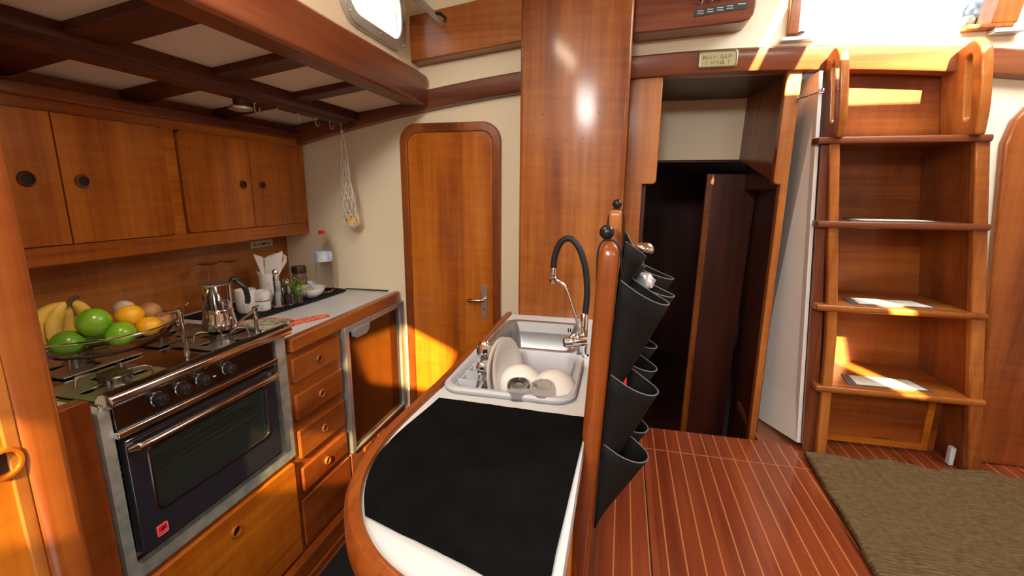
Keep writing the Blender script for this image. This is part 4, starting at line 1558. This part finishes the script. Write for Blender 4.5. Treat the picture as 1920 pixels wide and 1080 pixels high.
# orange woven trivet
t = thing('woven_trivet', (-1.30, 1.42, 0.9008), 'orange and green beaded pot holder trailing over the white worktop', 'pot holder')
b = MB()
outer = catmull([(-1.40, 1.355, 0.9065), (-1.33, 1.30, 0.9065), (-1.24, 1.29, 0.9065), (-1.20, 1.34, 0.9065), (-1.185, 1.42, 0.9065), (-1.22, 1.47, 0.9065), (-1.30, 1.47, 0.9065), (-1.38, 1.43, 0.9065)], 5, True)
b.tube([p + Vector((0, 0, 0.0018 * sin(i * 1.7))) for i, p in enumerate(outer)], 0.0055, 8, closed=True)
b.tube(catmull([(-1.195, 1.43, 0.9065), (-1.165, 1.50, 0.9065), (-1.135, 1.575, 0.9065)], 8), 0.006, 8)
b.tube(catmull([(-1.21, 1.46, 0.9065), (-1.185, 1.52, 0.9065), (-1.140, 1.580, 0.9065)], 8), 0.006, 8)
b.build('cord', M['trivet'], t)
b = MB()
cen = Vector((-1.29, 1.38, 0.9065))
for s in (0.82, 0.58, 0.36):
    b.tube([cen + (p - cen) * s for p in outer], 0.0058, 8, closed=True)
b.build('weave', M['trivet2'], t)

# =================================================================== ISLAND
isl = thing('island_unit', (-0.25, 1.1, 0.0), 'galley island with white top, varnished rounded end and sink cut-outs', 'kitchen island')
left = [(-0.452, 1.805), (-0.455, 1.4), (-0.458, 1.05), (-0.467, 0.85), (-0.462, 0.74), (-0.440, 0.64), (-0.400, 0.56), (-0.350, 0.502), (-0.290, 0.458), (-0.21, 0.425), (-0.13, 0.41), (-0.070, 0.408)]
lc_ = [(-0.452, 1.805), (-0.455, 1.4)] + [(v.x, v.y) for v in catmull([Vector((a, c, 0)) for a, c in left[2:]], 5)]


def offs(path, d):
    out = []
    for i, p in enumerate(path):
        a = Vector(path[max(i - 1, 0)])
        c = Vector(path[min(i + 1, len(path) - 1)])
        t = (c - a).normalized()
        nrm = Vector((-t.y, t.x))     # left normal; path runs towards -y then +x, inside is to the left
        out.append((p[0] + nrm.x * d, p[1] + nrm.y * d))
    return out


RI = 0.024
inner = offs(lc_, RI)
b = MB()
prof = [(0.0, 0.845), (-0.004, 0.862), (-0.004, 0.898), (0.003, 0.909), (0.014, 0.912), (RI - 0.003, 0.910), (RI, 0.903), (RI, 0.845)]
rails = [(offs(lc_, d_), z_) for d_, z_ in prof]
loops = [[(ln_[i][0], ln_[i][1], z_) for ln_, z_ in rails] for i in range(len(lc_))]
b.loft(loops)
b.build('rim', W['redy'], isl)
# curved body
b = MB()
body = offs(lc_, 0.012)
b.loft([[(x_, y_, z) for x_, y_ in body + [(-0.075, 1.805)]] for z in (0.0, 0.846)], False, False)
b.build('body', W['medz'], isl, solid=0.012)
# top with the two sink openings
b = MB()
ZC0, ZC1 = 0.862, 0.900
XR = -0.052


def strip_x(y):
    # inner edge x at y
    best = inner[0][0]
    for i in range(len(inner) - 1):
        (xa, ya), (xb, yb) = inner[i], inner[i + 1]
        if (ya - y) * (yb - y) <= 0 and abs(ya - yb) > 1e-6:
            best = xa + (xb - xa) * (y - ya) / (yb - ya)
            break
    return best


near = [(XR, 1.035)] + [(strip_x(1.035), 1.035)] + [p for p in inner if p[1] < 1.035] + [(XR, 0.43)]
b.prism(near, 'z', ZC0, ZC1)
for ya, yb, xa, xb in ((1.035, 1.335, -0.44, -0.405), (1.035, 1.335, -0.112, XR), (1.335, 1.405, -0.44, XR), (1.405, 1.705, -0.44, -0.408), (1.405, 1.705, -0.140, XR), (1.705, 1.81, -0.44, XR)):
    b.prism([(max(xa, strip_x((ya + yb) / 2)) if xa < -0.43 else xa, ya), (xb, ya), (xb, yb), (max(xa, strip_x((ya + yb) / 2)) if xa < -0.43 else xa, yb)], 'z', ZC0, ZC1)
b.build('top', M['laminate'], isl)
# sinks
for name, (x0, x1, y0, y1), dp in (('sink', (-0.425, -0.118, 1.388, 1.728), 0.15), ('sink', (-0.425, -0.095, 1.018, 1.355), 0.15)):
    lab = 'rectangular brushed steel sink basin at the far end of the island' if y0 > 1.2 else 'second steel sink basin under the grey dish rack'
    t = thing(name, ((x0 + x1) / 2, (y0 + y1) / 2, 0.9 - dp), lab, 'sink')
    b = MB()
    L_ = []
    for ins, z, r in ((0.0, 0.9005, 0.045), (0.0, 0.9025, 0.045), (0.014, 0.9025, 0.040), (0.019, 0.898, 0.038), (0.022, 0.86, 0.040), (0.030, 0.9 - dp + 0.02, 0.045), (0.045, 0.9 - dp + 0.003, 0.04), (0.07, 0.9 - dp, 0.03)):
        L_.append([(u, v, z) for u, v in rrect(x0 + ins, x1 - ins, y0 + ins, y1 - ins, r, 8)])
    b.loft(L_, False, True)
    b.build('basin', M['steel'], t, solid=0.001)
    if y0 > 1.2:
        b = MB()
        for k in range(4):
            if k == 2:
                continue
        for k in (0, 1, 3, 4):
            b.prism(rrect(-0.180 + k * 0.008 - 0.0022, -0.180 + k * 0.008 + 0.0022, 0.872, 0.888, 0.0018, 3), 'y', y1 - 0.024, y1 - 0.0205)
        b.build('overflow', M['black'], t)
        MB().lathe([(0.030, 0.9 - dp + 0.0008), (0.028, 0.9 - dp + 0.003), (0.010, 0.9 - dp + 0.002)], (-0.27, 1.56, 0), 24).build('drain', M['chrome'], t)

# dish rack
dt = thing('dish_rack', (-0.255, 1.18, 0.83), 'light grey plastic dish rack with compartments set over the near sink', 'dish rack')
x0, x1, y0, y1 = -0.430, -0.088, 1.015, 1.350
b = MB()
L_ = []
for ins, z, r in ((0.002, 0.903, 0.05), (0.0, 0.912, 0.05), (0.004, 0.917, 0.048), (0.014, 0.917, 0.042), (0.020, 0.910, 0.038), (0.024, 0.84, 0.038), (0.032, 0.832, 0.034)):
    L_.append([(u, v, z) for u, v in rrect(x0 + ins, x1 - ins, y0 + ins, y1 - ins, r, 8)])
b.loft(L_, False, True)
b.build('tub', M['plastic_grey'], dt, solid=0.0018)
b = MB()
b.box(-0.336, -0.332, 1.04, 1.325, 0.835, 0.908)
for y in (1.095, 1.155, 1.215, 1.27):
    b.box(-0.407, -0.334, y - 0.0018, y + 0.0018, 0.835, 0.908)
b.tube([(-0.334, 1.12, 0.905), (-0.300, 1.03, 0.905)], 0.003, 8)
b.build('divider', M['plastic_grey'], dt)
b = MB()
for y in (1.10, 1.20, 1.30):
    b.box(-0.33, -0.115, y - 0.003, y + 0.003, 0.834, 0.846)
b.build('rib', M['plastic_grey'], dt)
# plates
pg = 'plates standing in the dish rack'
for k, (x, tl_, lab) in enumerate(((-0.290, 0.16, 'white plate standing nearly edge-on, right of the leaning pair'), (-0.306, 0.12, 'white plate standing on edge beside the cutlery compartments'))):
    b = MB()
    tf = Matrix.Translation((x, 1.135, 0.925)) @ Matrix.Rotation(-0.18, 4, 'Z') @ Matrix.Rotation(pi / 2 - tl_, 4, 'Y')
    b.lathe([(0.002, 0.0), (0.058, 0.0), (0.064, 0.004), (0.090, 0.011), (0.092, 0.013), (0.089, 0.014), (0.062, 0.008), (0.055, 0.004), (0.002, 0.004)], (0, 0, 0), 44, tf=tf)
    tag(b.build('plate', M['plate']), lab, 'plate', pg)
# upturned bowls leaning against one another
for k, (x, y, r, tx, ty, lab) in enumerate(((-0.243, 1.125, 0.060, 0.62, -0.36, 'white china bowl leaning in the middle of the dish rack'), (-0.148, 1.105, 0.064, 0.50, 0.28, 'white china bowl leaning at the right side of the dish rack'))):
    b = MB()
    tf = Matrix.Translation((x, y, 0.895)) @ Matrix.Rotation(ty, 4, 'Y') @ Matrix.Rotation(tx, 4, 'X')
    prof = [(r, -0.032), (r * 1.0, -0.028), (r * 0.97, 0.0), (r * 0.84, 0.026), (r * 0.58, 0.044), (r * 0.30, 0.050), (0.001, 0.052)]
    b.lathe(prof, (0, 0, 0), 44, tf=tf)
    tag(b.build('bowl', M['china']), lab, 'bowl', 'bowls in the dish rack')
# upturned tumblers
for k, (x, y, lab) in enumerate(((-0.228, 1.058, 'faceted clear tumbler upside down, left one at rack front'), (-0.168, 1.062, 'faceted clear tumbler upside down, right one at rack front'))):
    b = MB()
    tf = Matrix.Translation((x, y - 0.008, 0.862)) @ Matrix.Rotation(0.16, 4, 'X')
    b.lathe([(0.034, 0.0), (0.0335, 0.02), (0.0285, 0.072), (0.027, 0.078), (0.022, 0.080), (0.021, 0.078), (0.016, 0.075), (0.001, 0.074)], (0, 0, 0), 20, tf=tf, ripple=lambda a, z: 0.025 * abs(cos(a * 5)))
    tag(b.build('tumbler', M['glass']), lab, 'glass', 'tumblers in the dish rack')
# cutlery
for k, (x, y, top, an, lab) in enumerate(((-0.345, 1.115, 0.985, 0.12, 'large steel spoon standing bowl-up in the rack compartment'), (-0.342, 1.078, 0.948, -0.1, 'small steel spoon in the front rack compartment'))):
    b = MB()
    r = 0.023 if k == 0 else 0.015
    b.tube([(x - 0.02, y - 0.012, 0.842), (x - 0.005, y, top - 0.04), (x, y, top - 0.015)], [0.003, 0.0028, 0.003], 8)
    b.ball((x + 0.004, y + 0.004, top), r, 18, (0.95, 0.45, 1.25))
    tag(b.build('spoon', M['chrome']), lab, 'spoon')
b = MB()
b.tube([(-0.352, 1.050, 0.842), (-0.322, 1.060, 0.925)], 0.0028, 8)
for s in (-1, 0, 1):
    b.tube([(-0.322, 1.060 + s * 0.004, 0.925), (-0.312, 1.062 + s * 0.006, 0.955)], 0.0013, 6)
b.box(-0.325, -0.319, 1.052, 1.068, 0.922, 0.928)
tag(b.build('fork', M['chrome']), 'steel fork standing prongs-up in the front rack compartment', 'fork')

# tap
tp = thing('kitchen_tap', (-0.103, 1.375, 0.90), 'chrome mixer tap with black flexible arched hose between the sinks', 'tap')
b = MB()
b.lathe([(0.022, 0.9008), (0.022, 0.906), (0.016, 0.910), (0.015, 0.935), (0.017, 0.940)], (-0.100, 1.370, 0), 24)
b.build('base', M['chrome'], tp)
b = MB()
b.tube([(-0.090, 1.380, 0.952), (-0.120, 1.372, 0.948), (-0.150, 1.365, 0.944), (-0.156, 1.363, 0.943)], [0.018, 0.018, 0.017, 0.014], 20)
b.build('mixer_body', M['chrome'], tp)
MB().tube([(-0.155, 1.364, 0.943), (-0.158, 1.363, 0.9428)], 0.0125, 18).build('cartridge', M['black'], tp)
MB().tube(catmull([(-0.118, 1.36, 0.965), (-0.124, 1.345, 0.976), (-0.140, 1.325, 0.968)], 4), [0.006] * 5 + [0.006] * 4, 10).build('lever', M['chrome'], tp)
b = MB()
b.lathe([(0.012, 0.955), (0.013, 0.960), (0.013, 1.030), (0.010, 1.034)], (-0.100, 1.395, 0), 20)
b.build('riser', M['chrome'], tp)
b = MB()
hose = catmull([(-0.097, 1.395, 1.028), (-0.094, 1.400, 1.10), (-0.103, 1.405, 1.175), (-0.125, 1.41, 1.235), (-0.155, 1.415, 1.262), (-0.183, 1.418, 1.248), (-0.200, 1.42, 1.205), (-0.203, 1.42, 1.165)], 6)
b.tube(hose, 0.0098, 16)
b.build('hose', M['rubber'], tp)
b = MB()
b.lathe([(0.009, 1.135), (0.010, 1.140), (0.010, 1.168), (0.008, 1.172)], (-0.203, 1.42, 0), 18)
b.lathe([(0.010, 1.118), (0.0125, 1.122), (0.0125, 1.138), (0.009, 1.142)], (-0.203, 1.42, 0), 18)
b.build('spray_head', M['chrome'], tp)
b = MB()
b.tube(catmull([(-0.200, 1.420, 1.130), (-0.175, 1.415, 1.122), (-0.155, 1.41, 1.095), (-0.135, 1.40, 1.045), (-0.118, 1.39, 1.00), (-0.108, 1.382, 0.965)], 6), 0.0055, 12)
b.build('spout_arm', M['chrome'], tp)

# black towel on the island top
b = MB()
nx, ny = 46, 46
TL, TR = Vector((-0.410, 0.972)), Vector((-0.064, 0.956))


def towel_pt(u, v):
    """u 0..1 left to right, v 0..1 far to near"""
    yv = 0.965 - v * 0.47
    xl = strip_x(max(yv, 0.52)) + 0.012
    xl = max(xl, -0.412) if v < 0.35 else xl
    xl = -0.410 + (xl + 0.410) * min(1, v / 0.4) if v < 0.4 else xl
    xr = -0.066
    x = xl + (xr - xl) * u
    y = yv
    # near edge follows a line from the left corner to the right corner
    ynear_l, ynear_r = 0.560, 0.462
    yn = ynear_l + (ynear_r - ynear_l) * u ** 0.9
    y = 0.972 - 0.014 * u + (yn - 0.972 + 0.014 * u) * v
    xl2 = -0.410 if y > 0.95 else None
    xi = strip_x(max(y, 0.50)) + 0.004
    f = min(1, max(0, (0.97 - y) / 0.25))
    xl = -0.412 * (1 - f) + xi * f
    x = xl + (xr - xl) * u
    x += 0.010 * u * min(1, max(0, (y - 0.55) / 0.3))
    # round the near right corner
    if u > 0.9 and v > 0.9:
        k = ((u - 0.9) / 0.1) * ((v - 0.9) / 0.1)
        x -= 0.018 * k
        y += 0.018 * k
    return x, y


verts, faces = [], []
for i in range(nx + 1):
    for j in range(ny + 1):
        u, v = i / nx, j / ny
        x, y = towel_pt(u, v)
        z = 0.9055 + 0.0012 * noise.noise(Vector((x * 22, y * 22, 0))) + 0.0008 * noise.noise(Vector((x * 80, y * 80, 5)))
        verts.append((x, y, z))
for i in range(nx):
    for j in range(ny):
        a = i * (ny + 1) + j
        faces.append((a, a + 1, a + ny + 2, a + ny + 1))
b.add(verts, faces)
tw = b.build('towel', M['towel'], solid=0.006)
tag(tw, 'black towel spread flat over the rounded end of the island', 'towel')

# =================================================================== PARTITION
def px_(z):
    """the partition leans slightly"""
    return -0.020 + (z - 1.30) * 0.045


def part_loop(y, z):
    return None


pt = thing('partition_post', (-0.04, 1.1, 0.0), 'tall narrow varnished partition with rounded top beside the island', 'partition')
b = MB()
hw = 0.0195
secs = []
for z in (0.35, 0.6, 0.9, 1.1, 1.25, 1.285, 1.300, 1.308, 1.310):
    shrink = 0 if z < 1.28 else (z - 1.28) / 0.03
    h_ = hw * (sqrt(max(0.02, 1 - shrink ** 2)) if shrink > 0 else 1)
    yin = 0.018 * (1 - sqrt(max(0.0, 1 - shrink ** 2))) if shrink > 0 else 0
    xc_ = px_(z)
    secs.append([(u, v, z) for u, v in rrect(xc_ - h_, xc_ + h_, 0.865 + yin, 1.30 - yin, min(h_ * 0.7, 0.012), 4)])
b.loft(secs)
b.build('panel', W['redz'], pt)
b = MB()
b.box(px_(0.37) - hw - 0.002, px_(0.37) + hw + 0.002, 0.86, 1.32, 0.35, 0.375)
b.build('foot', W['mahy'], pt, bevel=0.003)
b = MB()
xt = px_(1.33)
b.prism(rrect(1.235, 1.30, 1.29, 1.356, 0.012, 4), 'x', xt - 0.016, xt + 0.016)
b.build('top_block', W['medz'], pt, bevel=0.006, seg=3)


def toggle_ball(x, y, z, r, loop, label):
    t = thing('ball_bungee', (x, y, z - r), label, 'bungee cord', 'ball bungees on the partition')
    b = MB()
    b.ball((x, y, z), r, 24)
    b.build('ball', M['black'], t)
    b = MB()
    b.tube(catmull([Vector(p) for p in loop], 5), 0.0022, 8)
    b.build('cord', M['rubber'], t)
    return t


x, z = -0.028, 1.322
toggle_ball(-0.028, 0.905, 1.326, 0.0145, [(-0.040, 0.880, 1.20), (-0.043, 0.890, 1.28), (-0.038, 0.900, 1.305), (-0.026, 0.902, 1.312), (-0.012, 0.900, 1.308), (0.0, 0.895, 1.29), (0.004, 0.890, 1.24), (0.003, 0.885, 1.18)], 'black ball bungee looped over the near top of the partition')
toggle_ball(-0.016, 1.262, 1.372, 0.0125, [(-0.035, 1.255, 1.27), (-0.037, 1.258, 1.33), (-0.028, 1.262, 1.355), (-0.016, 1.262, 1.360), (-0.003, 1.262, 1.352), (0.004, 1.262, 1.33), (0.006, 1.262, 1.26)], 'black ball bungee looped over the far top of the partition')

# hanging felt organiser
og = thing('hanging_organizer', (0.03, 1.07, 0.70), 'black felt wall organiser with nine pockets hung on the partition', 'organiser')


def ox(z):
    return px_(z) + hw + 0.004


TOPC = catmull([(0.004, 0.872, 1.312), (0.026, 0.91, 1.294), (0.046, 0.95, 1.274), (0.034, 0.99, 1.258), (0.050, 1.04, 1.240), (0.040, 1.09, 1.236), (0.052, 1.15, 1.240), (0.030, 1.21, 1.262), (0.006, 1.272, 1.300)], 4)
NT = len(TOPC) - 1
b = MB()
vs, fs = [], []
nz_ = 24
for i in range(NT + 1):
    tpt = TOPC[i]
    for j in range(nz_ + 1):
        f = j / nz_
        z = 0.70 + (tpt.z - 0.70) * f
        k_ = max(0.0, (f - 0.80) / 0.20) ** 1.5
        vs.append((ox(z) * (1 - k_) + (tpt.x + 0.004) * k_, tpt.y, z))
for i in range(NT):
    for j in range(nz_):
        a = i * (nz_ + 1) + j
        fs.append((a, a + 1, a + nz_ + 2, a + nz_ + 1))
b.add(vs, fs)
b.build('backing', M['felt'], og, solid=0.0025)
b = MB()
b.tube([p + Vector((0.004, 0, 0)) for p in TOPC], 0.0013, 6)
b.build('piping', M['piping'], og)
PRO = ((0.088, 0.112, 0.122), (0.080, 0.086, 0.094), (0.070, 0.076, 0.080))
ZM = ((1.190, 1.178, 1.195), (1.000, 1.000, 1.012), (0.848, 0.845, 0.855))
HH = (0.215, 0.20, 0.15)
for r_ in range(3):
    for c_ in range(3):
        ya = 0.874 + c_ * 0.132
        yb = ya + 0.128
        lo = []
        NN = 20
        prj, zt_, hh = PRO[r_][c_] - ox(ZM[r_][c_]) + 0.004, ZM[r_][c_], HH[r_]
        for k in range(9):
            t = k / 8
            p_ = prj * (1 - t) ** 0.9 + 0.006
            z = zt_ - hh * t
            lp = []
            for q in range(NN + 1):
                s_ = q / NN
                bulge = sin(pi * s_) ** 0.62
                skew = 0.030 * (s_ - 0.35) * bulge * (1 - t)
                dz_ = (-0.006 * bulge + 0.050 * (1 - bulge) ** 1.4) * (1 - t)
                lp.append((ox(z) + 0.002 + p_ * bulge, ya + (yb - ya) * s_ + skew, z + dz_))
            lo.append(lp)
        b = MB()
        b.loft(lo, False, False, closed=False)
        pk = b.build('pocket', M['felt'], og, solid=0.0022)
        b = MB()
        b.tube(lo[0], 0.0014, 6)
        b.build('piping', M['piping'], pk)
b = MB()
for z in (1.235, 0.93, 0.75):
    b.ball((ox(z) + 0.003, 0.880, z), 0.0035, 10)
b.build('eyelet', M['brass'], og)
# things in the pockets
b = MB()
b.tube([(0.035, 1.19, 1.06), (0.050, 1.195, 1.20), (0.055, 1.20, 1.235)], 0.0035, 8)
b.ball((0.058, 1.20, 1.262), 0.021, 18, (1.15, 0.9, 0.85))
tag(b.build('ladle', M['chrome']), 'shiny steel ladle sticking out of the far top pocket', 'ladle')
b = MB()
b.ball((0.052, 1.06, 1.205), 0.026, 18, (1.0, 1.3, 0.75), jit=0.35)
tag(b.build('plastic_bag', M['foil']), 'crumpled clear bag in the middle top pocket of the organiser', 'bag')
b = MB()
b.lathe([(0.009, 0.955), (0.011, 0.965), (0.012, 0.970), (0.0105, 1.030), (0.008, 1.036), (0.001, 1.037)], (0.016, 0.925, 0), 20)
tag(b.build('red_lighter', M['red']), 'bright red gas lighter in the near middle pocket of the organiser', 'lighter')

# =================================================================== RUG and mats
b = MB()
vs, fs = [], []
nx, ny = 100, 400
X0, X1, Y0, Y1 = 0.752, 1.50, 0.86, 1.915
for i in range(nx + 1):
    for j in range(ny + 1):
        u, v = i / nx, j / ny
        x = X0 + (X1 - X0) * u - 0.015 * sin(v * 5) * (1 - u) - 0.10 * u * (1 - v) ** 1.0 * 0
        y = Y0 + (Y1 - Y0) * v
        y += 0.012 * u * v
        x += -0.06 * u * (1 - v) * 0
        e = min(u * (X1 - X0), (1 - u) * (X1 - X0), v * (Y1 - Y0), (1 - v) * (Y1 - Y0))
        rib = abs(sin(y * pi / 0.0125 + 1.2 * noise.noise(Vector((x * 7, y * 5, 0)))))
        blob = noise.noise(Vector((x * 130, y * 130, 1.0)))
        h = 0.010 + 0.008 * rib + 0.002 * blob
        h *= min(1, 0.25 + e / 0.012)
        wr = 0.012 * max(0, noise.noise(Vector((x * 5, y * 5, 4)))) + 0.016 * max(0, 1 - e / 0.10) * abs(sin(u * 9 + v * 4)) * (1 if v > 0.5 else 0.2)
        vs.append((x, y, 0.352 + h + wr))
for i in range(nx):
    for j in range(ny):
        a = i * (ny + 1) + j
        fs.append((a, a + 1, a + ny + 2, a + ny + 1))
b.add(vs, fs)
rug = b.build('rug', M['rug'], solid=0.004)
rug.modifiers['solid'].offset = -1
tag(rug, 'thick brown ribbed rug on the striped floor before the ladder', 'rug')
b = MB()
b.box(-1.02, -0.50, 0.50, 1.75, 0.001, 0.010)
tag(b.build('floor_mat', M['mat'], bevel=0.002), 'charcoal mat on the galley floor between stove and island', 'mat')
# worn white leftovers removed: nothing else stands here
